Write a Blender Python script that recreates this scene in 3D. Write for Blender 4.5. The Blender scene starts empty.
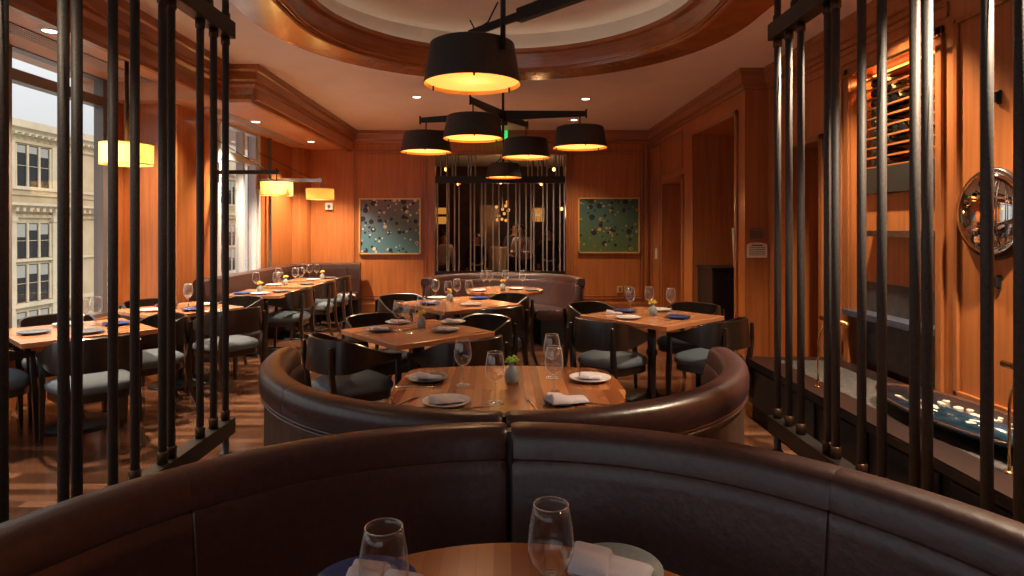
import bpy, bmesh, math, random
from mathutils import Vector, Matrix
R_ = math.radians
random.seed(7)
C = bpy.context.scene.collection
F, CX, HY, EH = 620.0, 503.0, 228.0, 1.55          # focal length in pixels, vanishing point, eye height

def P(px, py, z=.75):
    """floor-plan position of a point of known height z seen at that pixel"""
    d = F * (EH - z) / (py - HY)
    return ((px - CX) * d / F, d)

# ------------------------------------------------------------------ materials
M = {}
def newmat(name):
    m = bpy.data.materials.new(name); m.use_nodes = True
    nt = m.node_tree; b = nt.nodes['Principled BSDF']
    M[name] = m
    return m, nt, b
def plain(name, col, rough=.5, metal=0., spec=.5, coat=0., bump=0., bscale=60., var=0.):
    m, nt, b = newmat(name)
    b.inputs['Base Color'].default_value = (*col, 1); b.inputs['Roughness'].default_value = rough
    b.inputs['Metallic'].default_value = metal; b.inputs['Specular IOR Level'].default_value = spec
    b.inputs['Coat Weight'].default_value = coat; b.inputs['Coat Roughness'].default_value = .12
    tc = nt.nodes.new('ShaderNodeTexCoord')
    if var or bump:
        n = nt.nodes.new('ShaderNodeTexNoise'); n.inputs['Scale'].default_value = bscale; n.inputs['Detail'].default_value = 4
        nt.links.new(tc.outputs['Object'], n.inputs['Vector'])
    if var:
        r = nt.nodes.new('ShaderNodeValToRGB')
        r.color_ramp.elements[0].position = .3; r.color_ramp.elements[1].position = .7
        r.color_ramp.elements[0].color = (*[c * (1 - var) for c in col], 1)
        r.color_ramp.elements[1].color = (*[min(1, c * (1 + var)) for c in col], 1)
        nt.links.new(n.outputs['Fac'], r.inputs['Fac']); nt.links.new(r.outputs['Color'], b.inputs['Base Color'])
    if bump:
        bp = nt.nodes.new('ShaderNodeBump'); bp.inputs['Strength'].default_value = bump; bp.inputs['Distance'].default_value = .01
        nt.links.new(n.outputs['Fac'], bp.inputs['Height']); nt.links.new(bp.outputs['Normal'], b.inputs['Normal'])
    return m
def wood(name, c1, c2, scale=(26, 26, 1.1), rough=.38, coat=.25):
    m, nt, b = newmat(name)
    tc = nt.nodes.new('ShaderNodeTexCoord'); mp = nt.nodes.new('ShaderNodeMapping')
    mp.inputs['Scale'].default_value = scale
    n = nt.nodes.new('ShaderNodeTexNoise'); n.inputs['Scale'].default_value = 1.; n.inputs['Detail'].default_value = 6; n.inputs['Roughness'].default_value = .6
    n2 = nt.nodes.new('ShaderNodeTexNoise'); n2.inputs['Scale'].default_value = 1.3; n2.inputs['Detail'].default_value = 2
    r = nt.nodes.new('ShaderNodeValToRGB'); r.color_ramp.elements[0].position = .3; r.color_ramp.elements[1].position = .72
    r.color_ramp.elements[0].color = (*c1, 1); r.color_ramp.elements[1].color = (*c2, 1)
    mx = nt.nodes.new('ShaderNodeMix'); mx.data_type = 'RGBA'; mx.blend_type = 'MULTIPLY'; mx.inputs['Factor'].default_value = .5
    r2 = nt.nodes.new('ShaderNodeValToRGB'); r2.color_ramp.elements[0].color = (.62, .58, .55, 1); r2.color_ramp.elements[1].color = (1.1, 1.1, 1.1, 1)
    L = nt.links.new
    L(tc.outputs['Object'], mp.inputs['Vector']); L(mp.outputs['Vector'], n.inputs['Vector']); L(tc.outputs['Object'], n2.inputs['Vector'])
    L(n.outputs['Fac'], r.inputs['Fac']); L(n2.outputs['Fac'], r2.inputs['Fac'])
    L(r.outputs['Color'], mx.inputs['A']); L(r2.outputs['Color'], mx.inputs['B']); L(mx.outputs['Result'], b.inputs['Base Color'])
    b.inputs['Roughness'].default_value = rough; b.inputs['Coat Weight'].default_value = coat; b.inputs['Coat Roughness'].default_value = .15
    return m
def boards(name, c1, c2, c3, width, row, rot=0., rough=.25, coat=.3, mortar=.0012, spec=.35, bump=.1, mixf=.3):
    m, nt, b = newmat(name)
    tc = nt.nodes.new('ShaderNodeTexCoord'); mp = nt.nodes.new('ShaderNodeMapping'); mp.inputs['Rotation'].default_value = (0, 0, rot)
    br = nt.nodes.new('ShaderNodeTexBrick')
    br.inputs['Scale'].default_value = 1; br.inputs['Brick Width'].default_value = width; br.inputs['Row Height'].default_value = row
    br.inputs['Mortar Size'].default_value = mortar; br.inputs['Mortar Smooth'].default_value = .2; br.offset = .37
    br.inputs['Color1'].default_value = (0, 0, 0, 1); br.inputs['Color2'].default_value = (1, 1, 1, 1); br.inputs['Mortar'].default_value = (.1, .1, .1, 1)
    n = nt.nodes.new('ShaderNodeTexNoise'); n.inputs['Scale'].default_value = 1.; n.inputs['Detail'].default_value = 5
    mp2 = nt.nodes.new('ShaderNodeMapping'); mp2.inputs['Scale'].default_value = (2.5, 45, 20); 
    r = nt.nodes.new('ShaderNodeValToRGB')
    r.color_ramp.elements[0].position = 0; r.color_ramp.elements[1].position = 1
    e = r.color_ramp.elements.new(.5); e.color = (*c2, 1)
    r.color_ramp.elements[0].color = (*c1, 1); r.color_ramp.elements[2].color = (*c3, 1)
    ad = nt.nodes.new('ShaderNodeMix'); ad.data_type = 'FLOAT'; ad.inputs['Factor'].default_value = mixf
    L = nt.links.new
    L(tc.outputs['Object'], mp.inputs['Vector']); L(mp.outputs['Vector'], br.inputs['Vector']); L(mp.outputs['Vector'], mp2.inputs['Vector'])
    L(mp2.outputs['Vector'], n.inputs['Vector']); L(br.outputs['Color'], ad.inputs['A']); L(n.outputs['Fac'], ad.inputs['B'])
    L(ad.outputs['Result'], r.inputs['Fac']); L(r.outputs['Color'], b.inputs['Base Color'])
    b.inputs['Roughness'].default_value = rough; b.inputs['Coat Weight'].default_value = coat; b.inputs['Coat Roughness'].default_value = .12; b.inputs['Specular IOR Level'].default_value = spec
    bp = nt.nodes.new('ShaderNodeBump'); bp.inputs['Strength'].default_value = bump; bp.inputs['Distance'].default_value = .004
    L(n.outputs['Fac'], bp.inputs['Height']); L(bp.outputs['Normal'], b.inputs['Normal'])
    return m
def glass(name, tint=(1, 1, 1), ior=1.5, rough=0.0, extra=0.0, edge=0.):
    m = bpy.data.materials.new(name); m.use_nodes = True; nt = m.node_tree; nt.nodes.clear(); M[name] = m
    out = nt.nodes.new('ShaderNodeOutputMaterial'); mix = nt.nodes.new('ShaderNodeMixShader')
    t = nt.nodes.new('ShaderNodeBsdfTransparent'); t.inputs['Color'].default_value = (*tint, 1)
    g = nt.nodes.new('ShaderNodeBsdfGlossy'); g.inputs['Roughness'].default_value = rough
    fr = nt.nodes.new('ShaderNodeFresnel'); ge = nt.nodes.new('ShaderNodeNewGeometry'); mr = nt.nodes.new('ShaderNodeMapRange')
    mr.inputs['To Min'].default_value = ior; mr.inputs['To Max'].default_value = 1 / ior      # thin sheet: same reflection from either side
    nt.links.new(ge.outputs['Backfacing'], mr.inputs['Value']); nt.links.new(mr.outputs['Result'], fr.inputs['IOR'])
    ad = nt.nodes.new('ShaderNodeMath'); ad.operation = 'ADD'; ad.use_clamp = True; ad.inputs[1].default_value = extra
    nt.links.new(fr.outputs['Fac'], ad.inputs[0]); nt.links.new(ad.outputs[0], mix.inputs['Fac'])
    nt.links.new(t.outputs[0], mix.inputs[1]); nt.links.new(g.outputs[0], mix.inputs[2]); last = mix.outputs[0]
    if edge:       # white diffuse painted at grazing edges in place of bright refracted outlines
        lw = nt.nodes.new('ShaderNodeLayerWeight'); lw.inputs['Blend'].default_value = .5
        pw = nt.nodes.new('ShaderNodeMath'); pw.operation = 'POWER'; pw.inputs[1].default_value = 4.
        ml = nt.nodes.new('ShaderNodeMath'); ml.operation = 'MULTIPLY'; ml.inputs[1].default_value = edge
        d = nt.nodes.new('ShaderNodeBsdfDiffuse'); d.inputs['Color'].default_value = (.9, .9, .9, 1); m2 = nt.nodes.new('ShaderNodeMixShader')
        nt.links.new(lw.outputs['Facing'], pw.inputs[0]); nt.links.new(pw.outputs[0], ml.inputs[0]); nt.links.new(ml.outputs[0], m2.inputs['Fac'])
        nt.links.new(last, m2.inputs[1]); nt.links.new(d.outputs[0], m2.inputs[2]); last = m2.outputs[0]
    nt.links.new(last, out.inputs['Surface'])
    return m
def emit(name, col, s):
    m = bpy.data.materials.new(name); m.use_nodes = True; nt = m.node_tree; nt.nodes.clear(); M[name] = m
    out = nt.nodes.new('ShaderNodeOutputMaterial'); e = nt.nodes.new('ShaderNodeEmission')
    e.inputs['Color'].default_value = (*col, 1); e.inputs['Strength'].default_value = s
    nt.links.new(e.outputs[0], out.inputs['Surface']); return m
def translucent(name, col, em=None, es=0.):
    m = bpy.data.materials.new(name); m.use_nodes = True; nt = m.node_tree; nt.nodes.clear(); M[name] = m
    out = nt.nodes.new('ShaderNodeOutputMaterial'); mix = nt.nodes.new('ShaderNodeMixShader'); mix.inputs['Fac'].default_value = .55
    d = nt.nodes.new('ShaderNodeBsdfDiffuse'); t = nt.nodes.new('ShaderNodeBsdfTranslucent')
    d.inputs['Color'].default_value = (*[min(1, c * 1.1 + .1) for c in col], 1); t.inputs['Color'].default_value = (*col, 1)
    nt.links.new(d.outputs[0], mix.inputs[1]); nt.links.new(t.outputs[0], mix.inputs[2])
    last = mix.outputs[0]
    if em:
        e = nt.nodes.new('ShaderNodeEmission'); e.inputs['Color'].default_value = (*em, 1); e.inputs['Strength'].default_value = es
        a = nt.nodes.new('ShaderNodeAddShader'); nt.links.new(last, a.inputs[0]); nt.links.new(e.outputs[0], a.inputs[1]); last = a.outputs[0]
    nt.links.new(last, out.inputs['Surface']); return m
def dots(name, top, bottom, dark, specks, seed):
    """abstract canvas: a soft ground with scattered round dots"""
    m, nt, b = newmat(name); L = nt.links.new; N = nt.nodes.new
    tc = N('ShaderNodeTexCoord'); sp = N('ShaderNodeSeparateXYZ'); L(tc.outputs['Object'], sp.inputs[0])
    n = N('ShaderNodeTexNoise'); n.inputs['Scale'].default_value = 9; n.inputs['Detail'].default_value = 6; n.inputs['Roughness'].default_value = .65; L(tc.outputs['Object'], n.inputs['Vector'])
    ma = N('ShaderNodeMath'); ma.operation = 'MULTIPLY_ADD'; ma.inputs[1].default_value = .55; ma.inputs[2].default_value = .0; L(sp.outputs['Z'], ma.inputs[0])
    mb = N('ShaderNodeMath'); mb.operation = 'ADD'; L(ma.outputs[0], mb.inputs[0]); L(n.outputs['Fac'], mb.inputs[1])
    r = N('ShaderNodeValToRGB'); r.color_ramp.elements[0].position = .25; r.color_ramp.elements[1].position = .8
    r.color_ramp.elements[0].color = (*bottom, 1); r.color_ramp.elements[1].color = (*top, 1); L(mb.outputs[0], r.inputs['Fac'])
    last = r.outputs['Color']
    for k, (col, scale, rad, keep) in enumerate([(dark, 9, .36, .8), (specks, 10.5, .27, .7), (dark, 17, .34, .5), (specks, 20, .30, .4)]):
        mp = N('ShaderNodeMapping'); mp.inputs['Location'].default_value = (seed + k * 3.1, 0, k * 1.7 + seed); mp.inputs['Scale'].default_value = (1, .001, 1)
        v = N('ShaderNodeTexVoronoi'); v.inputs['Scale'].default_value = scale; v.inputs['Randomness'].default_value = .95
        L(tc.outputs['Object'], mp.inputs['Vector']); L(mp.outputs['Vector'], v.inputs['Vector'])
        s2 = N('ShaderNodeSeparateXYZ'); L(v.outputs['Color'], s2.inputs[0])
        lt = N('ShaderNodeMath'); lt.operation = 'LESS_THAN'; lt.inputs[1].default_value = keep; L(s2.outputs['X'], lt.inputs[0])
        rr = N('ShaderNodeMath'); rr.operation = 'MULTIPLY'; rr.inputs[1].default_value = rad * 1.3; L(s2.outputs['Y'], rr.inputs[0])
        l2 = N('ShaderNodeMath'); l2.operation = 'LESS_THAN'; L(v.outputs['Distance'], l2.inputs[0]); L(rr.outputs[0], l2.inputs[1])
        mu = N('ShaderNodeMath'); mu.operation = 'MULTIPLY'; L(lt.outputs[0], mu.inputs[0]); L(l2.outputs[0], mu.inputs[1])
        mx = N('ShaderNodeMix'); mx.data_type = 'RGBA'; L(mu.outputs[0], mx.inputs['Factor']); L(last, mx.inputs['A']); mx.inputs['B'].default_value = (*col, 1)
        last = mx.outputs['Result']
    L(last, b.inputs['Base Color']); b.inputs['Roughness'].default_value = .6
    return m

wood('wall_wood', (.36, .105, .026), (.53, .182, .050))
wood('trim_wood', (.29, .09, .025), (.42, .145, .042), rough=.3, coat=.4)
wood('trim_wood_across', (.29, .09, .025), (.42, .145, .042), scale=(1.1, 26, 26), rough=.3, coat=.4)
wood('trim_wood_deep', (.29, .09, .025), (.42, .145, .042), scale=(26, 1.1, 26), rough=.3, coat=.4)
wood('ring_wood', (.34, .115, .034), (.48, .18, .058), scale=(4, 4, 40), rough=.22, coat=.6)
wood('dark_wood', (.012, .007, .005), (.030, .016, .010), scale=(30, 30, 3), rough=.3, coat=.5)
wood('brown_wood', (.012, .005, .004), (.024, .009, .007), scale=(20, 2, 20), rough=.4, coat=.1)
boards('floor_boards', (.030, .012, .006), (.10, .042, .022), (.24, .115, .068), .9, .08, 0, .15, .35, spec=.5, bump=.25, mixf=.30)
boards('table_wood', (.17, .045, .013), (.29, .095, .031), (.47, .195, .075), 2.3, .042, R_(90), .2, .25, .0003, .5, .03, .10)
boards('table_wood_pale', (.42, .175, .075), (.50, .21, .092), (.58, .255, .118), 2.3, .06, 0, .2, .25, .0003, .5, .03)
plain('soffit_veneer', (.55, .27, .15), .42, var=.05, bscale=6)
plain('ceiling_paint', (.90, .81, .76), .8, var=.03, bscale=3)
plain('cove_paint', (.74, .67, .60), .8, var=.03, bscale=3)
plain('leather', (.041, .0160, .0148), .34, spec=.6, bump=.12, bscale=45, var=.25)
plain('leather_lower', (.055, .028, .018), .4, spec=.5, bump=.1, bscale=25, var=.25)
plain('piping', (.06, .027, .02), .3)
plain('black_metal', (.028, .023, .021), .42, .55, bump=.05, bscale=80, var=.2)
plain('rod_metal', (.055, .050, .049), .58, .3, bump=.05, bscale=90, var=.25)
plain('collar_metal', (.065, .035, .021), .4, .7, var=.2)
plain('shade_black', (.030, .025, .024), .55, var=.15, bscale=40)
plain('shade_lining', (.85, .55, .18), .35)
plain('seat_fabric', (.085, .105, .13), .8, bump=.25, bscale=220, var=.18)
plain('black_iron', (.012, .012, .013), .38, .3)
plain('plate_pale', (.55, .53, .53), .25, var=.05)
plain('plate_celadon', (.25, .28, .28), .3, var=.1)
plain('plate_dark', (.10, .105, .12), .3, var=.1)
plain('plate_blue', (.020, .045, .17), .25, var=.15)
plain('napkin', (.52, .47, .52), .9, bump=.2, bscale=300, var=.06)
plain('napkin_blue', (.035, .05, .14), .9, bump=.2, bscale=300, var=.1)
plain('steel', (.55, .52, .48), .22, 1.)
plain('vase_grey', (.24, .27, .27), .45, var=.15, bscale=30)
plain('flower_yellow', (.65, .45, .03), .6, var=.2)
plain('flower_green', (.30, .50, .05), .6, var=.25)
plain('leaf', (.06, .17, .025), .5, var=.25)
plain('gold', (.72, .46, .16), .4, .45)
plain('brass', (.55, .30, .11), .25, 1., var=.1)
plain('steel_frame', (.17, .14, .13), .4, .3)
plain('pale_frame', (.60, .62, .65), .4, .1)
plain('facade', (.47, .36, .22), .9, var=.14, bscale=.8)
plain('facade_pale', (.56, .455, .31), .9, var=.1, bscale=1.2)
plain('facade_gap', (.030, .030, .032), .6, spec=.15)
plain('blind', (.34, .32, .28), .8, var=.08)
plain('tower_grey', (.55, .57, .58), .9, var=.04)
plain('slate', (.045, .043, .045), .5, bump=.3, bscale=14, var=.35)
plain('grey_stone', (.055, .050, .047), .6, bump=.6, bscale=35, var=.45)
plain('granite', (.06, .07, .10), .35, var=.9, bscale=120)
plain('counter_edge', (.018, .020, .027), .3, spec=.6, var=.3, bscale=15)
plain('cabinet_black', (.010, .009, .009), .4)
plain('mirror', (.85, .82, .80), .03, 1.)
plain('mirror_rim', (.04, .02, .013), .3, .4)
plain('bottle_glass', (.006, .008, .007), .15)
plain('bottle_foil', (.12, .02, .02), .3, .5)
plain('switch_white', (.6, .56, .5), .4)
plain('plaque_cream', (.88, .74, .58), .6, var=.06)
plain('plaque_dark', (.24, .16, .12), .4, .5)
plain('ink', (.09, .05, .03), .7)
plain('grey_panel', (.022, .020, .016), .5)
plain('skin', (.45, .24, .17), .6); plain('shirt_white', (.62, .56, .58), .8); plain('cloth_dark', (.014, .013, .016), .8)
plain('cloth_blue', (.05, .06, .10), .8); plain('hair_dark', (.012, .008, .006), .5)
plain('bowl_brown', (.07, .03, .02), .25, coat=.4, var=.3, bscale=10); plain('bowl_blue', (.012, .035, .06), .2, coat=.5, var=.4, bscale=12)
plain('pebble', (.50, .42, .33), .5, var=.3)
plain('paper', (.66, .62, .55), .8)
plain('champagne_gold', (.80, .62, .32), .4, .2)
plain('rod_metal_lit', (.30, .28, .28), .5, .2, var=.1)  # rod metal lightened to carry the light caught by the back rods
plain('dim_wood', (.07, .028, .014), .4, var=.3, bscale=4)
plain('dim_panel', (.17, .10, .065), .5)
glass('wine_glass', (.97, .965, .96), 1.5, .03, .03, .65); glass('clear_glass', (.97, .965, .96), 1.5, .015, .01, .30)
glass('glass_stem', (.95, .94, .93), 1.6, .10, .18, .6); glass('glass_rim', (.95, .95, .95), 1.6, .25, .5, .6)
glass('window_glass', (.97, .98, .98), 1.4)
translucent('amber_shade', (.95, .66, .20), (1, .60, .10), .06)
translucent('diffuser', (1., .84, .58), (1, .55, .22), .16)
emit('bulb', (1., .62, .25), 9); emit('bulb_dim', (1., .38, .10), 5); emit('strip_light', (1., .38, .08), 2)
emit('cove_fill', (1, .80, .58), 2.0); emit('downlight_lens', (1, .85, .65), 4); emit('exit_green', (.06, .75, .16), .7); emit('lit_pane', (1, .38, .06), .34); emit('warm_glow', (1, .40, .10), .6)
dots('canvas_blue', (.14, .14, .20), (.07, .22, .28), (.012, .016, .04), (.62, .57, .48), 0.)
dots('canvas_green', (.035, .095, .085), (.075, .12, .035), (.008, .009, .012), (.40, .22, .07), 5.)

# ------------------------------------------------------------------ mesh helpers
def nb(): return bmesh.new()
def obj(name, bm, mat, parent=None, smooth=False, bev=0., loc=None, recalc=True):
    if recalc: bmesh.ops.recalc_face_normals(bm, faces=bm.faces)
    me = bpy.data.meshes.new(name); bm.to_mesh(me); bm.free()
    me.materials.append(M[mat] if isinstance(mat, str) else mat)
    if smooth:
        for p in me.polygons: p.use_smooth = True
    o = bpy.data.objects.new(name, me); C.objects.link(o)
    if parent: o.parent = parent
    if loc: o.location = loc
    if bev:
        md = o.modifiers.new('bev', 'BEVEL'); md.width = bev; md.segments = 2; md.limit_method = 'ANGLE'; md.angle_limit = R_(40)
    return o
def tag(o, label, cat, group=None, kind=None):
    o['label'] = label; o['category'] = cat
    if group: o['group'] = group
    if kind: o['kind'] = kind
    return o
def thing(name, label, cat, loc=(0, 0, 0), rz=0., group=None):
    o = bpy.data.objects.new(name, None); C.objects.link(o); o.empty_display_size = .1
    o.location = loc; o.rotation_euler = (0, 0, rz); return tag(o, label, cat, group)
def struct(name, bm, mat, smooth=False, bev=0., **k):
    o = obj(name, bm, mat, None, smooth, bev, **k); o['kind'] = 'structure'; return o
def dup(root, loc, rz, label, group=None, scale=None):
    r = root.copy(); C.objects.link(r); r.location = loc; r.rotation_euler = (0, 0, rz); r['label'] = label
    if group: r['group'] = group
    if scale: r.scale = scale
    for ch in list(root.children):
        c = ch.copy(); C.objects.link(c); c.parent = r
        for g in list(ch.children):
            d = g.copy(); C.objects.link(d); d.parent = c
    return r
def box(bm, x0, x1, y0, y1, z0, z1, mat=None):
    v = [bm.verts.new((x, y, z)) for z in (z0, z1) for y in (y0, y1) for x in (x0, x1)]
    if mat is not None:
        for w in v: w.co = mat @ w.co
    for f in ((0, 2, 3, 1), (4, 5, 7, 6), (0, 1, 5, 4), (2, 6, 7, 3), (0, 4, 6, 2), (1, 3, 7, 5)): bm.faces.new([v[i] for i in f])
def lathe(bm, prof, seg=24, cx=0, cy=0, cz=0, sx=1., sy=1.):
    rings = []
    for r, z in prof:
        if r < 1e-6: rings.append([bm.verts.new((cx, cy, cz + z))])
        else: rings.append([bm.verts.new((cx + sx * r * math.cos(2 * math.pi * k / seg), cy + sy * r * math.sin(2 * math.pi * k / seg), cz + z)) for k in range(seg)])
    for a, b in zip(rings, rings[1:]):
        for k in range(seg):
            k2 = (k + 1) % seg
            if len(a) == 1 and len(b) == 1: continue
            if len(a) == 1: bm.faces.new((a[0], b[k2], b[k]))
            elif len(b) == 1: bm.faces.new((a[k], a[k2], b[0]))
            else: bm.faces.new((a[k], a[k2], b[k2], b[k]))
def tube(bm, pts, r, seg=10, radii=None, caps=True):
    pts = [Vector(p) for p in pts]; rings = []
    for i, p in enumerate(pts):
        t = (pts[min(i + 1, len(pts) - 1)] - pts[max(i - 1, 0)]).normalized()
        up = Vector((0, 0, 1)) if abs(t.z) < .95 else Vector((0, 1, 0))
        a = t.cross(up).normalized(); b = t.cross(a).normalized(); rr = radii[i] if radii else r
        rings.append([bm.verts.new(p + a * rr * math.cos(2 * math.pi * k / seg) + b * rr * math.sin(2 * math.pi * k / seg)) for k in range(seg)])
    for q, w in zip(rings, rings[1:]):
        for k in range(seg): bm.faces.new((q[k], q[(k + 1) % seg], w[(k + 1) % seg], w[k]))
    if caps: bm.faces.new(rings[0]); bm.faces.new(rings[-1])
def post(bm, pts, sizes):
    """square-section tapering leg through pts, sizes = (wx, wy) at each"""
    rings = []
    for (x, y, z), (a, b) in zip(pts, sizes):
        rings.append([bm.verts.new((x + sx * a / 2, y + sy * b / 2, z)) for sx, sy in ((-1, -1), (1, -1), (1, 1), (-1, 1))])
    for q, w in zip(rings, rings[1:]):
        for k in range(4): bm.faces.new((q[k], q[(k + 1) % 4], w[(k + 1) % 4], w[k]))
    bm.faces.new(rings[0]); bm.faces.new(rings[-1])
def beam(bm, a, b, w, h, w2=None, h2=None):
    """box-section bar from a to b, w across, h tall"""
    a, b = Vector(a), Vector(b); t = (b - a).normalized(); s = t.cross(Vector((0, 0, 1))).normalized(); u = s.cross(t)
    rings = []
    for p, ww, hh in ((a, w, h), (b, w2 or w, h2 or h)):
        rings.append([bm.verts.new(p + s * sx * ww / 2 + u * sz * hh / 2) for sx, sz in ((-1, -1), (1, -1), (1, 1), (-1, 1))])
    q, v = rings
    for k in range(4): bm.faces.new((q[k], q[(k + 1) % 4], v[(k + 1) % 4], v[k]))
    bm.faces.new(q); bm.faces.new(v)
def loft(bm, rings, closed=True, caps=True):
    R = [[bm.verts.new(p) for p in r] for r in rings]; n = len(R[0])
    for q, w in zip(R, R[1:]):
        for k in range(n if closed else n - 1): bm.faces.new((q[k], q[(k + 1) % n], w[(k + 1) % n], w[k]))
    if caps: bm.faces.new(R[0]); bm.faces.new(R[-1])
    return R
def sweep(bm, path, prof, side=1):
    """mitred moulding: path = xy polyline, prof = (offset to the room side, z) open or closed polygon"""
    n = len(path); rings = []
    for i, p in enumerate(path):
        p = Vector(p); d0 = (p - Vector(path[i - 1])).normalized() if i else None; d1 = (Vector(path[i + 1]) - p).normalized() if i < n - 1 else None
        if d0 is None: d0 = d1
        if d1 is None: d1 = d0
        n0 = Vector((-d0.y, d0.x)) * side; n1 = Vector((-d1.y, d1.x)) * side
        m = (n0 + n1); m = m / max(m.dot(n0), .2)
        rings.append([(p.x + m.x * o, p.y + m.y * o, z) for o, z in prof])
    loft(bm, rings)
def prism(bm, outline, z0, z1):
    loft(bm, [[(x, y, z0) for x, y in outline], [(x, y, z1) for x, y in outline]])
def rrect(w, d, r, n=5):
    o = []
    for cx, cy, a0 in ((w / 2 - r, d / 2 - r, 0), (-w / 2 + r, d / 2 - r, 90), (-w / 2 + r, -d / 2 + r, 180), (w / 2 - r, -d / 2 + r, 270)):
        for k in range(n + 1):
            a = R_(a0 + 90 * k / n); o.append((cx + r * math.cos(a), cy + r * math.sin(a)))
    return o
def rot(x, y, a): return (x * math.cos(a) - y * math.sin(a), x * math.sin(a) + y * math.cos(a))
def light(kind, loc, power, col, radius=.05, parent=None, name=None, **k):
    l = bpy.data.lights.new(name or 'bulb_light', kind); l.energy = power; l.color = col
    if kind in ('POINT', 'SPOT'): l.shadow_soft_size = radius
    for a, b in k.items(): setattr(l, a, b)
    o = bpy.data.objects.new(name or 'bulb_light', l); C.objects.link(o); o.location = loc
    if parent: o.parent = parent
    return o
WARM = (1., .78, .54)

# ------------------------------------------------------------------ the room
CEIL, BACK, XR, XRF, XLN, XLF, YRET = 3.25, 10.85, 2.85, 2.60, -4.2, -3.6, 6.85
TC, TR_, TY0 = 5.06, 2.05, 1.2       # tray: far arc centre, radius, near centre
bm = nb(); box(bm, -4.5, 4.2, -2.7, 17.2, -.12, 0); struct('floor', bm, 'floor_boards')

def stadium(r, n=48):
    pts = []
    for k in range(n + 1):
        a = math.pi * k / n; pts.append((r * math.cos(a), TC + r * math.sin(a)))
    for k in range(n + 1):
        a = math.pi + math.pi * k / n; pts.append((r * math.cos(a), TY0 + r * math.sin(a)))
    return pts
def ring_loft(bm, stations):
    """stations = (radius, z): a band round the tray"""
    rings = [[(x, y, z) for x, y in stadium(r)] for r, z in stations]
    V = [[bm.verts.new(p) for p in r] for r in rings]; n = len(V[0])
    for q, w in zip(V, V[1:]):
        for k in range(n): bm.faces.new((q[k], q[(k + 1) % n], w[(k + 1) % n], w[k]))
    return V
bm = nb()
inner = [bm.verts.new((x, y, CEIL)) for x, y in stadium(TR_ - .06)]
outer = [bm.verts.new(p) for p in ((-2.95, -2.6, CEIL), (3.3, -2.6, CEIL), (3.3, BACK + .1, CEIL), (-2.95, BACK + .1, CEIL))]
for L_ in (inner, outer):
    for k in range(len(L_)): bm.edges.new((L_[k], L_[(k + 1) % len(L_)]))
bmesh.ops.triangle_fill(bm, use_beauty=True, edges=bm.edges[:])
struct('ceiling', bm, 'ceiling_paint')
bm = nb(); ring_loft(bm, [(1.58, 3.44), (1.70, 3.445), (1.705, 3.665)]); 
top = [bm.verts.new((x, y, 3.66)) for x, y in stadium(1.72)]; bm.faces.new(top)
struct('ceiling_tray', bm, 'cove_paint')
bm = nb()
ring_loft(bm, [(2.055, 3.30), (2.055, 3.245), (2.045, 3.237), (2.03, 3.236), (1.72, 3.240), (1.70, 3.248), (1.695, 3.262), (1.68, 3.262), (1.675, 3.275),
               (1.66, 3.28), (1.655, 3.30), (1.64, 3.40), (1.635, 3.425), (1.58, 3.43), (1.575, 3.47), (1.595, 3.47), (1.60, 3.447)])
struct('trim_1', bm, 'ring_wood', smooth=True).modifiers.new('es', 'EDGE_SPLIT').split_angle = R_(12)
bm = nb(); ring_loft(bm, [(1.665, 3.452), (1.690, 3.460)]); tag(obj('cove_fill_strip', bm, 'cove_fill'), 'added hidden fill light strip round the ledge of the ceiling tray', 'light')  # glowing band out of sight, added to fill the tray with light
# roof slab over the whole room keeps the sky out
bm = nb(); box(bm, -4.5, 4.2, -2.7, 17.2, 3.72, 3.9); struct('roof', bm, 'ceiling_paint')

# left side: soffits, crown, window walls
bm = nb(); box(bm, XLN - .3, -2.86, -2.6, 6.62, 3.11, 3.24); box(bm, XLF - .9, -2.62, 6.62, BACK + .1, 2.92, 3.2); struct('ceiling_soffit', bm, 'soffit_veneer')
crown = [(.0, 3.26), (.13, 3.26), (.125, 3.20), (.115, 3.185), (.095, 3.175), (.095, 3.10), (.085, 3.085), (.06, 3.08), (.06, 3.055), (.03, 3.03), (.015, 2.96), (.015, 2.905), (.0, 2.88), (-.05, 2.88), (-.05, 3.26)]
bm = nb(); sweep(bm, [(-2.66, BACK), (-2.66, 6.55), (-2.95, 6.55), (-2.95, -2.6)], crown, 1); struct('trim_2', bm, 'trim_wood_deep')
crown_s = [(.0, 3.26), (.09, 3.26), (.085, 3.20), (.07, 3.18), (.06, 3.10), (.05, 3.085), (.025, 3.075), (.02, 3.04), (0, 3.03), (-.03, 3.03), (-.03, 3.26)]
bm = nb(); sweep(bm, [(-2.6, BACK), (XRF, BACK), (XRF, 6.66), (XR, 6.66), (XR, -2.6)], crown_s, -1); struct('trim_3', bm, 'trim_wood_across')
# air grilles along the window soffit
def grille(x0, x1, y0, y1, z, n):
    bm = nb()
    box(bm, x0, x0 + .012, y0, y1, z - .01, z); box(bm, x1 - .012, x1, y0, y1, z - .01, z)
    for k in range(n):
        x = x0 + (k + .7) * (x1 - x0) / n; box(bm, x, x + .012, y0, y1, z - .008, z)
    return tag(obj('air_grille', bm, 'plate_pale'), '', 'vent')
grille(-3.93, -3.73, 0., 6.6, 3.11, 5)['label'] = 'long slotted air grille in the soffit above the near window'
grille(-3.42, -3.27, 7.0, 10.2, 2.92, 4)['label'] = 'slotted air grille in the low soffit by the far window'

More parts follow.
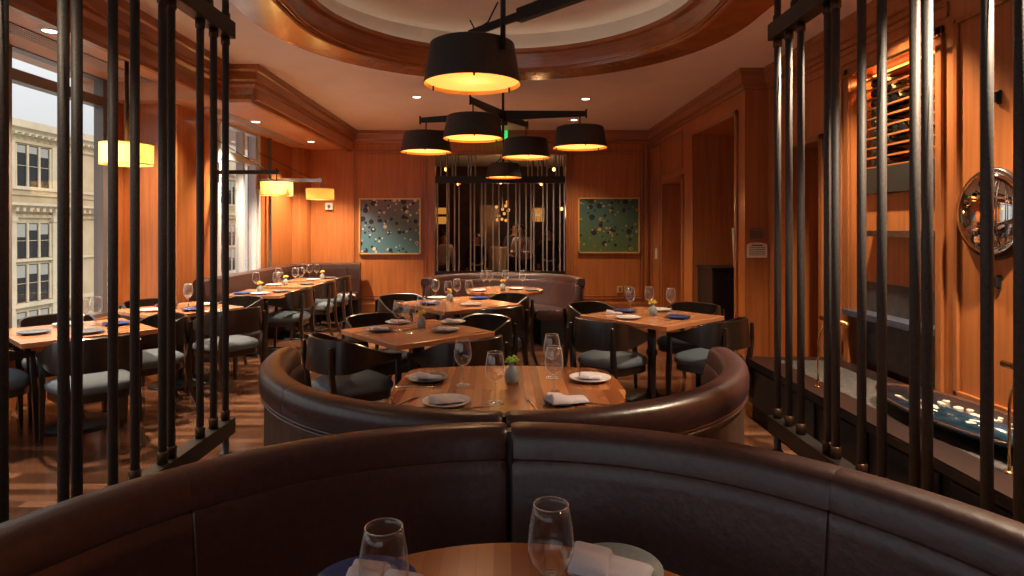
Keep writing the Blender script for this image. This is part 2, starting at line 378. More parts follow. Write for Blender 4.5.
def window(x, y0, y1, z0, z1, bars, hbar, n, fm='steel_frame'):
    m = nb()
    for y in bars: box(m, x - .06, x + .04, y - .035, y + .035, z0, z1)
    box(m, x - .06, x + .05, y0, y1, hbar, hbar + .10); box(m, x - .06, x + .05, y0, y1, z1 - .04, z1); box(m, x - .06, x + .06, y0, y1, z0 - .03, z0 + .04)
    f = struct(f'window_{n}', m, fm)
    m = nb(); box(m, x - .022, x - .014, y0, y1, z0, z1); obj('glass_pane', m, 'window_glass', f)
    return f
window(XLN - .04, -2.4, 6.60, .62, 3.14, [-2.37, -1.6, .0, 1.6, 3.2, 5.27, 6.55], 2.82, 1)
window(XLF - .04, 7.85, 9.10, .80, 2.92, [7.88, 8.62, 9.06], 2.45, 2, 'pale_frame')
bm = nb()
box(bm, XLN - .15, XLN, -2.6, YRET, 0, .60)                       # under the near window
box(bm, XLN - .15, XLN, -2.6, -2.4, .6, 3.2); box(bm, XLN - .15, XLN, 6.60, YRET, .6, 3.2)
box(bm, XLN - .15, XLF, YRET, 7.85, 0, 3.2)                       # the pier between the windows
box(bm, XLF - .15, XLF, 7.85, 9.10, 0, .77); box(bm, XLF - .15, XLF, 9.10, BACK, 0, 3.05)
struct('wall_left', bm, 'wall_wood')
bm = nb(); box(bm, XLN - .02, XLN + .10, -2.4, 6.6, .58, .62); struct('trim_4', bm, 'trim_wood_deep')
bm = nb(); box(bm, XLN - .05, XLN + .03, 6.58, 6.66, .62, 3.11); box(bm, XLF - .05, XLF + .02, 9.09, 9.16, .77, 2.92); box(bm, XLF - .05, XLF + .02, 7.80, 7.86, .77, 2.92); struct('trim_5', bm, 'pale_frame')
bm = nb(); lathe(bm, [(.30, 0), (.30, 2.95)], 40, -3.66, BACK + .02); struct('column', bm, 'wall_wood', smooth=True)   # rounded column in the corner
bm = nb(); tube(bm, [(XLF + .05, 9.45, .9), (XLF + .05, 9.45, 2.92)], .025); struct('trim_6', bm, 'steel_frame')

# back wall with the opening behind the screen
OX0, OX1, OZ0, OZ1 = -1.19, 1.10, .72, 2.84
bm = nb()
box(bm, -4.4, OX0, BACK, BACK + .18, 0, 3.3); box(bm, OX1, 3.9, BACK, BACK + .18, 0, 3.3)
box(bm, OX0, OX1, BACK, BACK + .18, OZ1, 3.3); box(bm, OX0, OX1, BACK, BACK + .18, 0, OZ0)
struct('wall_back', bm, 'wall_wood')
def panel_frame(bm, axis, p, a0, a1, z0, z1, w=.035, t=.02):
    """raised rectangular moulding on a wall: axis 'y' wall at y=p spans x, 'x' wall at x=p spans y (t signed)"""
    for (u0, u1, v0, v1) in ((a0, a0 + w, z0, z1), (a1 - w, a1, z0, z1), (a0, a1, z0, z0 + w), (a0, a1, z1 - w, z1)):
        q = sorted((p, p + t))
        if axis == 'y': box(bm, u0, u1, q[0], q[1], v0, v1)
        else: box(bm, q[0], q[1], u0, u1, v0, v1)
bm = nb()
for a, b in ((-2.62, -1.33), (1.18, 2.45)):
    panel_frame(bm, 'y', BACK, a, b, .30, 2.91, .03, -.022); panel_frame(bm, 'y', BACK, a + .05, b - .05, .35, 2.86, .018, -.012)
panel_frame(bm, 'y', BACK, OX0 - .05, OX1 + .05, .2, OZ1 + .05, .05, -.03)
box(bm, XRF - .12, XRF - .06, BACK - .03, BACK, 0, 3.03)
struct('trim_7', bm, 'trim_wood', bev=.006)
bm = nb(); sweep(bm, [(-3.6, BACK), (XRF, BACK)], [(0, 0), (.03, 0), (.03, .22), (.02, .25), (0, .26)], -1); struct('baseboard_back', bm, 'trim_wood_across')

# right wall, far part: alcove and doorway; near part: doorway niche and bar niche
bm = nb()
for y0, y1 in ((6.66, 6.90), (8.44, 9.00), (10.05, BACK + .05)): box(bm, XRF, 3.25, y0, y1, 0, 3.3)
box(bm, XRF, 3.25, 6.9, 8.44, 2.80, 3.3); box(bm, XRF, 3.25, 9.0, 10.05, 2.25, 3.3)
box(bm, 3.9, 4.0, 6.6, 8.6, 0, 3.3); box(bm, 3.25, 3.9, 8.44, 8.6, 0, 3.3); box(bm, 3.25, 3.9, 6.7, 6.9, 0, 3.3); box(bm, 3.25, 3.95, 6.7, 8.6, 2.8, 3.0)
box(bm, 3.25, 3.35, 8.95, 10.1, 0, 2.4)
for y0, y1 in ((-2.6, 4.06), (5.08, 5.56), (6.10, 6.66)): box(bm, XR, 3.25, y0, y1, 0, 3.3)
box(bm, XR, 3.25, 4.06, 5.08, 2.80, 3.3); box(bm, XR, 3.25, 5.56, 6.10, 2.33, 3.3)
box(bm, 3.25, 3.35, -2.6, 6.7, 0, 3.3); box(bm, 2.95, 3.25, 4.06, 5.08, 1.12, 1.815)
struct('wall_right', bm, 'wall_wood')
bm = nb()
panel_frame(bm, 'x', XRF, 6.86, 8.50, -.1, 2.86, .06, -.025); panel_frame(bm, 'x', XRF, 8.92, 10.13, -.1, 2.33, .07, -.025)
panel_frame(bm, 'x', XRF, 8.95, 10.2, 2.42, 2.98, .03, -.02); panel_frame(bm, 'x', XRF, 10.25, 10.78, .3, 2.95, .03, -.02)
panel_frame(bm, 'x', XR, 4.0, 5.14, .3, 2.86, .06, -.025); panel_frame(bm, 'x', XR, 5.50, 6.16, .0, 2.39, .06, -.025)
panel_frame(bm, 'x', XR, 3.02, 3.90, .5, 2.86, .035, -.022); panel_frame(bm, 'x', XR, 1.9, 2.95, .5, 2.86, .035, -.022); panel_frame(bm, 'x', XR, 5.2, 5.46, .5, 2.86, .025, -.015)
panel_frame(bm, 'x', XR, 3.96, 6.3, 2.90, 3.0, .02, -.015)
struct('trim_8', bm, 'trim_wood', bev=.006)
bm = nb(); box(bm, -4.4, 3.4, -2.7, -2.55, 0, .6); box(bm, -4.4, 3.4, -2.7, -2.55, 3.0, 3.3); box(bm, -4.4, -4.0, -2.7, -2.55, .6, 3.0); box(bm, .2, 3.4, -2.7, -2.55, .6, 3.); struct('wall_front', bm, 'wall_wood')
m = nb()
for x in (-3.97, -2.6, -1.2, .17): box(m, x - .035, x + .035, -2.68, -2.58, .6, 3.0)
box(m, -4., .2, -2.68, -2.58, .6, .66); box(m, -4., .2, -2.68, -2.58, 2.95, 3.0); f = struct('window_3', m, 'steel_frame')  # window added behind the camera for extra daylight, never in view
m = nb(); box(m, -4., .2, -2.634, -2.626, .6, 3.); obj('glass_pane', m, 'window_glass', f)

# room beyond the screen
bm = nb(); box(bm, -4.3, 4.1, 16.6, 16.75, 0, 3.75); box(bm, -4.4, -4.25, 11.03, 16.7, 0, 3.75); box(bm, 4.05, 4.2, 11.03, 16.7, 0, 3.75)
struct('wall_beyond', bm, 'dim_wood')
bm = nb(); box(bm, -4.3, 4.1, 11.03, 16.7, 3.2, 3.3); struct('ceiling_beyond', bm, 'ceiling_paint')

# ------------------------------------------------------------------ outside
def building(name, label, X, y0, y1, z_top, mats, detail=True, first=0., bay=6.42, deep=14):
    t = thing(name, label, 'building', (X, (y0 + y1) / 2, -12.))
    b = nb(); box(b, -deep, 0, y0 - (y0 + y1) / 2, y1 - (y0 + y1) / 2, 0, z_top + 12); obj('wall', b, mats[0], t)
    cy = (y0 + y1) / 2
    if not detail: return t
    def band(nm, zb, zt, out, m):
        b = nb(); box(b, 0, out, y0 - cy, y1 - cy + out * .5, zb + 12, zt + 12); return obj(nm, b, m, t)
    c = band('cornice', 7.75, z_top + .1, .55, mats[1])
    for z, h, o, m in ((7.45, .3, .30, 1), (6.85, .18, .14, 0), (3.95, .2, .22, 1), (3.6, .35, .1, 0), (2.95, .16, .65, 1), (2.75, .2, .35, 1), (2.2, .2, .15, 0), (-.55, .16, .18, 1), (-3.4, .25, .25, 1), (-6.2, .3, .3, 1)):
        band('string_course', z, z + h, o, mats[m])
    b = nb()
    y = y0 - cy
    while y < y1 - cy:
        box(b, 0, .5, y, y + .22, 2.58 + 12, 2.80 + 12); box(b, 0, .42, y, y + .18, 7.32 + 12, 7.48 + 12); y += .55
    obj('modillions', b, mats[1], t)
    yb = first
    while yb < y1 - 3.:
        if yb > y0 - .1:
            for z0_, z1_ in ((4.15, 6.75), (-.35, 1.85), (-3.1, -.75), (-6., -3.7)):
                for k in range(3):
                    ya = yb + k * .97 - cy
                    b = nb(); box(b, -.1, .015, ya + .08, ya + .9, z0_ + 12, z1_ + 12); w = obj('window', b, 'facade_gap', t)
                    b = nb(); hh = random.uniform(.15, .45); box(b, .015, .03, ya + .13, ya + .85, z1_ + 12 - (z1_ - z0_) * hh, z1_ + 12 - .05); obj('blind', b, 'blind', w)
                    b = nb(); box(b, .0, .06, ya + .08, ya + .9, (z0_ + z1_) / 2 + 11.985, (z0_ + z1_) / 2 + 12.015); obj('sash_bar', b, mats[1], w)
                b = nb()
                for k in range(4): lathe(b, [(.085, z0_ + 12), (.07, z1_ + 12)], 10, .08, yb + k * .97 - cy)
                obj('colonnettes', b, mats[1], t)
            b = nb()
            for q in (yb - .75, yb + 3.0):
                box(b, 0, .22, q - cy, q + .62 - cy, -6.2 + 12, 2.6 + 12); box(b, 0, .18, q - cy, q + .62 - cy, 4.1 + 12, 6.9 + 12)
                box(b, 0, .3, q - .06 - cy, q + .68 - cy, 1.95 + 12, 2.25 + 12)
            obj('pilaster', b, mats[1], t)
        yb += bay
    return t
building('stone_building', 'ornate beige stone building with dark windows and cornice across the street', -30, 20., 45.6, 8.1, ('facade', 'facade_pale'), True, 38.05 - 2 * 6.42)
building('stone_building', 'beige building seen through the narrow far window', -30, 58., 71.0, 16., ('facade', 'facade_pale'), True, 59., 4.2, 2.)
building('grey_tower', 'plain pale grey building behind the corner of the beige one', -46, 64, 90., 4.5, ('tower_grey', 'tower_grey'), False)

# ------------------------------------------------------------------ rod screens
def floor_screen(sx, ys, uppers, label):
    t = thing('rod_screen', label, 'screen', (sx * 1.9, 4.3, 0))
    y_end = ys[0] + .06 - 4.3; y_near = 1.35 - 4.3
    b = nb(); box(b, -.045, .045, y_near, y_end, 2.86, 2.975); obj('top_rail', b, 'black_metal', t, bev=.004)
    b = nb(); box(b, -.045, .045, y_near, y_end, .13, .237); obj('bottom_rail', b, 'black_metal', t, bev=.004)
    for y in ys:
        b = nb(); lathe(b, [(0, .237), (.0225, .237), (.0225, 2.86), (0, 2.86)], 14, 0, y - 4.3); r = obj('rod', b, 'rod_metal', t, True)
        b = nb(); lathe(b, [(.0226, .237), (.029, .237), (.029, .30), (.0226, .305)], 14, 0, y - 4.3); obj('collar', b, 'collar_metal', r, True); b = nb(); lathe(b, [(.0226, 2.80), (.029, 2.805), (.029, 2.86), (.0226, 2.86)], 14, 0, y - 4.3)
        obj('collar', b, 'collar_metal', r, True)
    for y in uppers:
        b = nb(); lathe(b, [(.03, 2.975), (.03, 3.02), (.0225, 3.025), (.0225, CEIL - .002)], 14, 0, y - 4.3); obj('upper_rod', b, 'rod_metal', t, True)
    for y in (ys[0], 2.6, 1.5):
        b = nb(); lathe(b, [(0, 0), (.04, 0), (.04, .012), (.024, .015), (.024, .13)], 14, 0, y - 4.3); obj('foot', b, 'rod_metal', t, True)
    return t
floor_screen(-1, [4.245, 4.07, 3.89, 3.55, 3.46, 3.20, 3.02, 2.765, 2.68, 2.35, 2.18], [4.245, 4.0, 3.5, 3.1], 'tall dark metal rod screen on the window side of the front booth')
floor_screen(1, [4.29, 4.12, 3.956, 3.625, 3.54, 3.285, 3.11, 2.86, 2.776, 2.434, 2.275], [4.29, 4.03, 3.5, 3.1], 'tall dark metal rod screen beside the low stone counter')
# the screen in the back opening
t = thing('rod_screen', 'dark rod screen filling the opening in the panelled back wall', 'screen', (0, 10.80, 0))
def bx_(px): return (px - CX) * 10.8 / F
b = nb(); box(b, OX0 + .01, OX1 - .02, -.03, .03, 2.33, 2.45); obj('top_rail', b, 'black_metal', t)
b = nb(); box(b, OX0 + .01, OX1 - .02, -.03, .03, OZ0 + .0, OZ0 + .08); obj('bottom_rail', b, 'black_metal', t)
for px in (437.5, 447, 448.8, 454.6, 459, 470.6, 474.4, 481.7, 485.4, 493, 499, 508, 516, 519.6, 526, 531, 533.8, 543, 547, 553.5, 560, 564.4):
    b = nb(); lathe(b, [(.014, OZ0 + .08), (.014, 2.33)], 8, bx_(px), 0); obj('rod', b, 'rod_metal_lit', t, True)
for px in (441, 447, 452.5, 455.5, 468.5, 471, 475.5, 528, 532, 538, 542, 547, 556, 559, 564):
    b = nb(); lathe(b, [(.014, 2.45), (.014, OZ1)], 8, bx_(px), .0); obj('upper_rod', b, 'rod_metal_lit', t, True)

# ------------------------------------------------------------------ booths
def arc_panel(b, R, s, a0, a1, prof, gap0=.006, gap1=.006, n=14, taper=True, t0=.80, t1=.80):
    """padded panel: prof = (radial offset, z) closed outline swept from angle a0 to a1 (0 = middle of the back)"""
    cr = sum(p[0] for p in prof) / len(prof); cz = sum(p[1] for p in prof) / len(prof)
    m0, m1 = 1 - (1 - t0) * .35, 1 - (1 - t1) * .35
    st = [(a0 + gap0, t0), (a0 + gap0 + .006, m0), (a0 + gap0 + .022, 1.)] if taper else [(a0, 1)]
    e = [(a1 - gap1 - .022, 1.), (a1 - gap1 - .006, m1), (a1 - gap1, t1)] if taper else [(a1, 1)]
    lo, hi = st[-1][0], e[0][0]
    st += [(lo + (hi - lo) * k / n, 1.) for k in range(1, n)] + e
    rings = []
    for a, sc in st:
        ring = []
        for o, z in prof:
            r = R + cr + (o - cr) * sc; zz = cz + (z - cz) * (1 - (1 - sc) * .5)
            ring.append((r * math.sin(a), s * r * math.cos(a), zz))
        rings.append(ring)
    loft(b, rings)
def booth(label, cx, cy, R, s, span, cuts, H=.95):
    t = thing('curved_booth', label, 'booth', (cx, cy, 0))
    dz = H - .95
    roll = [(.0, .838), (.014, .846), (.021, .865), (.022, .905), (.017, .932), (.004, .946), (-.016, .952), (-.058, .951), (-.074, .945), (-.086, .932), (-.092, .915), (-.101, .880), (-.102, .868), (-.096, .864), (-.05, .864)]
    back = [(-.03, .868), (-.098, .868), (-.104, .862), (-.110, .82), (-.128, .70), (-.16, .56), (-.19, .47), (-.19, .43), (-.03, .43)]
    outer = [(.0, .06), (.0, .80), (-.004, .834), (-.028, .834), (-.028, .06)]
    roll, back, outer = [[(o, z + (dz if z > .3 else 0)) for o, z in q] for q in (roll, back, outer)]
    A = [-span] + cuts + [span]
    b = nb(); arc_panel(b, R, s, -span + .03, span - .03, [(-.03, .5), (-.03, .938 + dz), (-.07, .938 + dz), (-.07, .5)], n=40, taper=False); obj('dark_gap_core', b, 'cabinet_black', t)  # dark core put in so the panel gaps read as shaded
    for a0, a1 in zip(A, A[1:]):
        g0 = .006 if abs(a0) < .01 else .0004; g1 = .006 if abs(a1) < .01 else .0004
        t0, t1 = [.80 if abs(q) < .01 or abs(abs(q) - span) < .01 else .965 for q in (a0, a1)]
        b = nb(); arc_panel(b, R, s, a0, a1, roll, g0, g1, t0=t0, t1=t1); r = obj('head_roll', b, 'leather', t, True); r.modifiers.new('es', 'EDGE_SPLIT').split_angle = R_(33)
        b = nb(); arc_panel(b, R, s, a0, a1, back, g0, g1, t0=t0, t1=t1); obj('back_cushion', b, 'leather', t, True)
    b = nb(); arc_panel(b, R, s, -span + .01, span - .01, outer, n=40, taper=False); o = obj('outer_panel', b, 'leather_lower', t)
    for zz in (.836, .822):
        b = nb(); tube(b, [((R + .006) * math.sin(a), s * (R + .006) * math.cos(a), zz + dz) for a in [(-span + .01) + (2 * span - .02) * k / 60 for k in range(61)]], .007, 8); obj('piping', b, 'piping', o, True)
    b = nb(); arc_panel(b, R, s, -span + .02, span - .02, [(-.22, .33), (-.60, .33), (-.625, .36), (-.625, .44), (-.60, .465), (-.42, .475), (-.22, .465)], n=40); obj('seat', b, 'leather', t, True)
    b = nb(); arc_panel(b, R, s, -span + .04, span - .04, [(-.03, 0), (-.56, 0), (-.56, .33), (-.03, .33)], n=40, taper=False); obj('plinth', b, 'cabinet_black', t)
    return t
booth('dark brown leather curved booth nearest, its high back turned away from the room', .018, .78, 1.15, 1, R_(97), [R_(-47), 0., R_(47)])
booth('dark brown leather curved booth around the oval table, backing onto the nearest booth', .004, 3.10, 1.12, -1, R_(92), [R_(-47), 0., R_(47)])
booth('black leather half-round booth under the back rod screen', .0, 8.18, 1.06, 1, R_(93), [R_(a) for a in (-70, -47, -23, 0, 23, 47, 70)], .89)

# banquette along the far window wall, turning along the back wall
t = thing('corner_banquette', 'long dark leather banquette along the far window and corner', 'banquette', (-3.3, 9.0, 0))
def wl(p): return [(x + 3.3, y - 9.0) for x, y in p]
path = wl([(-3.575, 7.15), (-3.575, 9.9), (-3.53, 10.30), (-3.38, 10.58), (-3.1, 10.70), (-2.45, 10.72)])
b = nb(); sweep(b, path, [(.0, .45), (.0, .93), (.03, .955), (.09, .955), (.125, .93), (.14, .85), (.17, .45)], -1); obj('backrest', b, 'leather', t)
b = nb(); sweep(b, path, [(.0, .45), (.0, .36), (.50, .36), (.52, .39), (.52, .44), (.49, .465), (.17, .465)], -1); obj('seat', b, 'leather', t)
b = nb(); sweep(b, path, [(.0, .0), (.27, .0), (.27, .36), (.0, .36)], -1); obj('plinth', b, 'cabinet_black', t)
b = nb()
for (x0, y0), (x1, y1) in zip(path[3:], path[4:]):
    for k in range(3):
        q = k / 3; x, y = x0 + (x1 - x0) * q, y0 + (y1 - y0) * q
        tube(b, [(x, y - .145, .87), (x, y - .178, .47)], .008, 6)
obj('channel_welt', b, 'piping', t)

# ------------------------------------------------------------------ tables
def pedestal(t, r=.29):
    b = nb(); lathe(b, [(0, 0), (r, 0), (r, .012), (r * .9, .02), (.07, .035), (.05, .05), (0, .05)], 32); obj('base', b, 'black_iron', t, True)
    b = nb(); lathe(b, [(.05, .05), (.045, .08), (.038, .10), (.038, .38), (.05, .40), (.05, .43), (.038, .45), (.038, .64), (.055, .67), (.10, .69), (.20, .70), (.20, .712), (0, .712)], 20); obj('pedestal', b, 'black_iron', t, True)
def top_mesh(outline, z1=.75, th=.038):
    b = nb(); prism(b, outline, z1 - th, z1); return b
def square_table(x, y, ang, size, label, mat='table_wood_pale', rr=.29, group='square tables'):
    t = thing('dining_table', label, 'table', (x, y, 0), ang, group)
    obj('tabletop', top_mesh(rrect(size[0], size[1], .012, 2)), mat, t, bev=.004)
    b = nb(); box(b, -size[0] * .36, size[0] * .36, -.03, .03, .68, .712); box(b, -.03, .03, -size[1] * .36, size[1] * .36, .681, .712); obj('support', b, 'black_iron', t)
    pedestal(t, rr); return t
TBL = {
 'R': (1.36, 5.67, R_(42), (.93, .93)), 'A': (-.67, 4.84, R_(40), (.87, .87)), 'B': (-.49, 6.60, R_(39), (.97, .97)),
 'L1': (-3.36, 4.90, R_(48), (.88, .88)), 'L2': (-3.22, 6.18, R_(57), (.86, .86)),
 'L3': (-2.98, 7.72, 0., (.68, .76)), 'L4': (-2.98, 8.78, 0., (.68, .62)), 'L5': (-2.96, 9.68, 0., (.68, .60))}
TL = {'R': 'square wooden table by the dark alcove on the right', 'A': 'square wooden table just beyond the middle booth', 'B': 'square wooden table between it and the back booth',
      'L1': 'square wooden table at the near window', 'L2': 'square wooden table by the wooden pier between windows',
      'L3': 'nearest table along the corner banquette', 'L4': 'middle table along the corner banquette', 'L5': 'farthest table along the corner banquette'}
for k, (x, y, a, s) in TBL.items():
    lab = TL[k] if k != 'B' else 'square wooden table between the back booth and the table before it'
    square_table(x, y, a, s, lab, rr=.22 if k in ('L3', 'L4', 'L5') else .28)
t = thing('booth_table', 'round striped wooden table in the nearest booth', 'table', (.02, 1.0, 0))
obj('tabletop', top_mesh([(.58 * math.cos(2 * math.pi * k / 72), .58 * math.sin(2 * math.pi * k / 72)) for k in range(72)]), 'table_wood', t, bev=.004); pedestal(t)
o = [(-.55, .40), (-.45, .49)]
o += [(-.4 + .8 * k / 10, .49 + .05 * math.sin(math.pi * k / 10)) for k in range(11)] + [(.47, .485), (.53, .45), (.56, .39)]
o += [(.58, .2), (.58, -.02)] + [(.56 * math.cos(a), -.06 - .50 * math.sin(a)) for a in [math.pi * k / 20 for k in range(1, 20)]] + [(-.575, -.02), (-.565, .2)]
o[1:3] = [(-.53, .455), (-.47, .478), (-.4, .488)]
t = thing('booth_table', 'striped wooden table with rounded end in the middle booth', 'table', (.025, 3.07, 0))
obj('tabletop', top_mesh(o), 'table_wood', t, bev=.004); pedestal(t)
t = thing('booth_table', 'small round wooden table inside the back booth', 'table', (.02, 8.05, 0))
obj('tabletop', top_mesh([(.5 * math.cos(2 * math.pi * k / 48), .5 * math.sin(2 * math.pi * k / 48)) for k in range(48)]), 'table_wood', t, bev=.004); pedestal(t)

# ------------------------------------------------------------------ chairs
def chair_proto():
    t = thing('barrel_chair', 'x', 'chair', (0, 0, 0), 0, 'barrel-back dining chairs')
    # seat cushion: rounded trapezoid, domed
    def outline(sc, z):
        out = []
        for k in range(40):
            a = 2 * math.pi * k / 40; c, s = math.cos(a), math.sin(a)
            x = abs(c) ** .55 * math.copysign(1, c); y = abs(s) ** .6 * math.copysign(1, s)
            w = .255 + .025 * y
            out.append((x * w * sc, (y * .25 - .01) * sc, z))
        return out
    b = nb(); R = loft(b, [outline(.95, .40), outline(1.0, .415), outline(1.01, .44), outline(.97, .462), outline(.86, .478), outline(.6, .49), outline(.25, .495)]); obj('seat', b, 'seat_fabric', t, True)
    b = nb(); loft(b, [outline(.93, .345), outline(.95, .35), outline(.95, .40)]); obj('seat_frame', b, 'dark_wood', t)
    for sx in (-1, 1):
        b = nb(); post(b, [(sx * .255, .245, 0), (sx * .25, .235, .36), (sx * .255, .225, .50), (sx * .268, .215, .655)], [(.026, .026), (.038, .04), (.034, .036), (.03, .034)]); obj('leg', b, 'dark_wood', t, bev=.003)
        b = nb(); post(b, [(sx * .235, -.33, 0), (sx * .222, -.27, .16), (sx * .215, -.245, .36), (sx * .215, -.25, .46), (sx * .222, -.27, .62), (sx * .222, -.27, .75)], [(.026, .028), (.032, .036), (.038, .044), (.036, .042), (.032, .03), (.026, .022)]); obj('leg', b, 'dark_wood', t, bev=.003)
    # the wrap-round back: tall panel behind, arms sweeping forward and down
    pts = [(.275, .235)]
    for k in range(5): pts.append((.275 + .008 * k / 4, .19 - .22 * k / 4))
    for k in range(1, 25):
        a = math.pi * k / 25
        c, s = math.cos(a), math.sin(a)
        pts.append((.283 * abs(c) ** .8 * math.copysign(1, c), -.03 - .275 * s ** .8))
    pts += [(-x, y) for x, y in reversed(pts[:6])]
    rings = []
    n = len(pts)
    for i, (x, y) in enumerate(pts):
        q = min(1, max(0, (.22 - y) / .45)); q = q * q * (3 - 2 * q)
        zt = .665 + .125 * q + (.008 * (1 - (x / .28) ** 2) if y < -.1 else 0); zb = .625 - .06 * q
        x0, y0 = pts[max(i - 1, 0)]; x1, y1 = pts[min(i + 1, n - 1)]
        d = Vector((x1 - x0, y1 - y0)).normalized(); nx, ny = d.y, -d.x       # outward
        lean = .02 * q
        h = .011
        rings.append([(x + nx * -h, y + ny * -h, zb), (x + nx * h, y + ny * h, zb), (x + nx * (h + lean), y + ny * (h + lean), zt - .006), (x + nx * lean, y + ny * lean, zt), (x + nx * (lean - h), y + ny * (lean - h), zt - .006)])
    b = nb(); loft(b, rings); obj('backrest', b, 'dark_wood', t, True).modifiers.new('es', 'EDGE_SPLIT').split_angle = R_(40)
    return t
CH = chair_proto(); first = [True]
def chair(x, y, face, label):
    """face = direction (radians) the chair looks"""
    rz = face - math.pi / 2
    if first[0]:
        first[0] = False; CH.location = (x, y, 0); CH.rotation_euler = (0, 0, rz); CH['label'] = label; return CH
    return dup(CH, (x, y, 0), rz, label)
def around(k, side, label, dist=.17, slide=0., turn=0.):
    """side: FL, FR, BL, BR as seen from the camera"""
    x, y, a, s = TBL[k]
    ang = a + {'FL': math.pi, 'FR': -math.pi / 2, 'BL': math.pi / 2, 'BR': 0}[side]
    h = s[0] / 2 + dist
    chair(x + math.cos(ang) * h - math.sin(ang) * slide, y + math.sin(ang) * h + math.cos(ang) * slide, ang + math.pi + R_(turn), label)
W = 'dark wood barrel-back chair with grey-blue seat, '
around('A', 'FL', W + "nearest the middle booth's left arm", .12, .02)
around('A', 'FR', W + 'near side of table beyond middle booth', .12)
around('A', 'BL', W + 'far left of the table beyond middle booth', .12)
around('A', 'BR', W + 'far right of the table beyond middle booth', .12)
around('B', 'BL', W + 'between back wall panel and second square table', .10, .28)
around('B', 'FR', W + 'near side of the second square table', .12)
around('B', 'BR', W + "beside the back booth's table opening", .12)
around('R', 'FL', W + 'near left of the table by alcove', .12)
around('R', 'FR', W + 'near right of the table by alcove', .08, .05)
around('R', 'BL', W + 'far left of the table by alcove', .14)
around('R', 'BR', W + 'far right of the table by alcove', .14)
around('L1', 'FR', W + 'back to camera, at near window table', .14, -.05)
around('L1', 'FL', W + 'left end of near window table', .12, .0)
around('L1', 'BL', W + 'by the glass behind near window table', .08)
around('L1', 'BR', W + 'between the two window-bay tables', .06, .0)
around('L2', 'FR', W + 'back to camera, at table by wooden pier', .15, .13)
around('L2', 'BR', W + 'far right of the table by wooden pier', .14)
around('L2', 'BL', W + 'against the wooden pier', .02)
chair(-2.71, 7.78, R_(180), W + 'at nearest banquette table')
chair(-2.69, 8.82, R_(183), W + 'at middle banquette table')
chair(-2.69, 9.70, R_(180), W + 'at farthest banquette table')

# ------------------------------------------------------------------ table ware
def glass_proto(m='wine_glass'):
    t = thing('wine_glass', 'x', 'glass', (0, 0, 0), 0, 'stemmed wine glasses')
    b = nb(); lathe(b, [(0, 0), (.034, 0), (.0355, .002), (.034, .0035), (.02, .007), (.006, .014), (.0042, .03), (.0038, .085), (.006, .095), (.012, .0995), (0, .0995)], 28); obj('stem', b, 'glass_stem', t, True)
    o = [(.0, .0996), (.012, .0996), (.02, .103), (.035, .120), (.0435, .142), (.0445, .158), (.042, .185), (.037, .213), (.0335, .232)]
    i = [(.0325, .232), (.036, .213), (.041, .185), (.0433, .158), (.0423, .142), (.034, .121), (.018, .106), (0, .1015)]
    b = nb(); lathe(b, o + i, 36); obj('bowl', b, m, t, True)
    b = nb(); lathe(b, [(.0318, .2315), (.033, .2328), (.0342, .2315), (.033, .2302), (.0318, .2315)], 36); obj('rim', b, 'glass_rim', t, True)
    return t
GL = glass_proto(); gl1 = [True]
def wine(x, y, label, sc=1., z=.7505, near=False):
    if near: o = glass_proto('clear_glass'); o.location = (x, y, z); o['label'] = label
    elif gl1[0]: gl1[0] = False; o = GL
    else: o = dup(GL, (x, y, z), 0, label)
    o.location = (x, y, z); o.scale = (sc, sc, sc); o['label'] = label; return o
def plate_mesh(mat):
    b = nb(); lathe(b, [(0, .0), (.075, .0), (.085, .004), (.118, .014), (.128, .021), (.13, .024), (.127, .0245), (.115, .018), (.085, .009), (.07, .007), (0, .0065)], 36)
    p = obj('plate', b, mat, None, True); tag(p, 'x', 'plate', 'plates on the tables'); return p
PL = {m: [plate_mesh(m), True] for m in ('plate_pale', 'plate_dark', 'plate_blue', 'plate_celadon')}
def plate(x, y, mat, label, sc=1.):
    p = PL[mat]
    if p[1]: p[1] = False; o = p[0]
    else: o = p[0].copy(); C.objects.link(o)
    o.location = (x, y, .7505); o.scale = (sc, sc, sc); o['label'] = label; return o
def napkin_mesh(mat):
    """cloth napkin folded to a loose bundle: three overlapping rolled folds"""
    t = thing('folded_napkin', 'x', 'napkin', (0, 0, 0), 0, 'folded napkins on the tables')
    for k, (cx, cy, w, d, h, a, up) in enumerate(((.022, .0, .125, .085, .020, .0, .0), (-.040, -.004, .085, .098, .030, .16, .014))):
        b = nb(); nx, ny = 18, 14; g = []
        for i in range(nx + 1):
            row = []
            for j in range(ny + 1):
                u, v = math.sin((i / nx - .5) * math.pi), math.sin((j / ny - .5) * math.pi)
                e = max(0, (1 - abs(u) ** 10)) ** .5 * max(0, (1 - abs(v) ** 6)) ** .5
                z = (h + up * (-u) * .6) * e * (.86 + .14 * math.cos(v * 5 + k * 1.3) - .10 * math.exp(-((v - .2 + .3 * u) * 7) ** 2))
                x, y = rot(u * w / 2, v * d / 2 * (1 + .12 * u * (1 if k else -1)), a)
                row.append(b.verts.new((cx + x, cy + y, max(.0, z) + (.004 if k else 0))))
            g.append(row)
        for i in range(nx):
            for j in range(ny): b.faces.new((g[i][j], g[i + 1][j], g[i + 1][j + 1], g[i][j + 1]))
        low = [b.verts.new((v.co.x * .98, v.co.y * .98, -.001)) for v in (g[0][0], g[nx][0], g[nx][ny], g[0][ny])]
        b.faces.new(low)
        obj('fold', b, mat, t, True)
    return t
NP = {m: [napkin_mesh(m), True] for m in ('napkin',)}
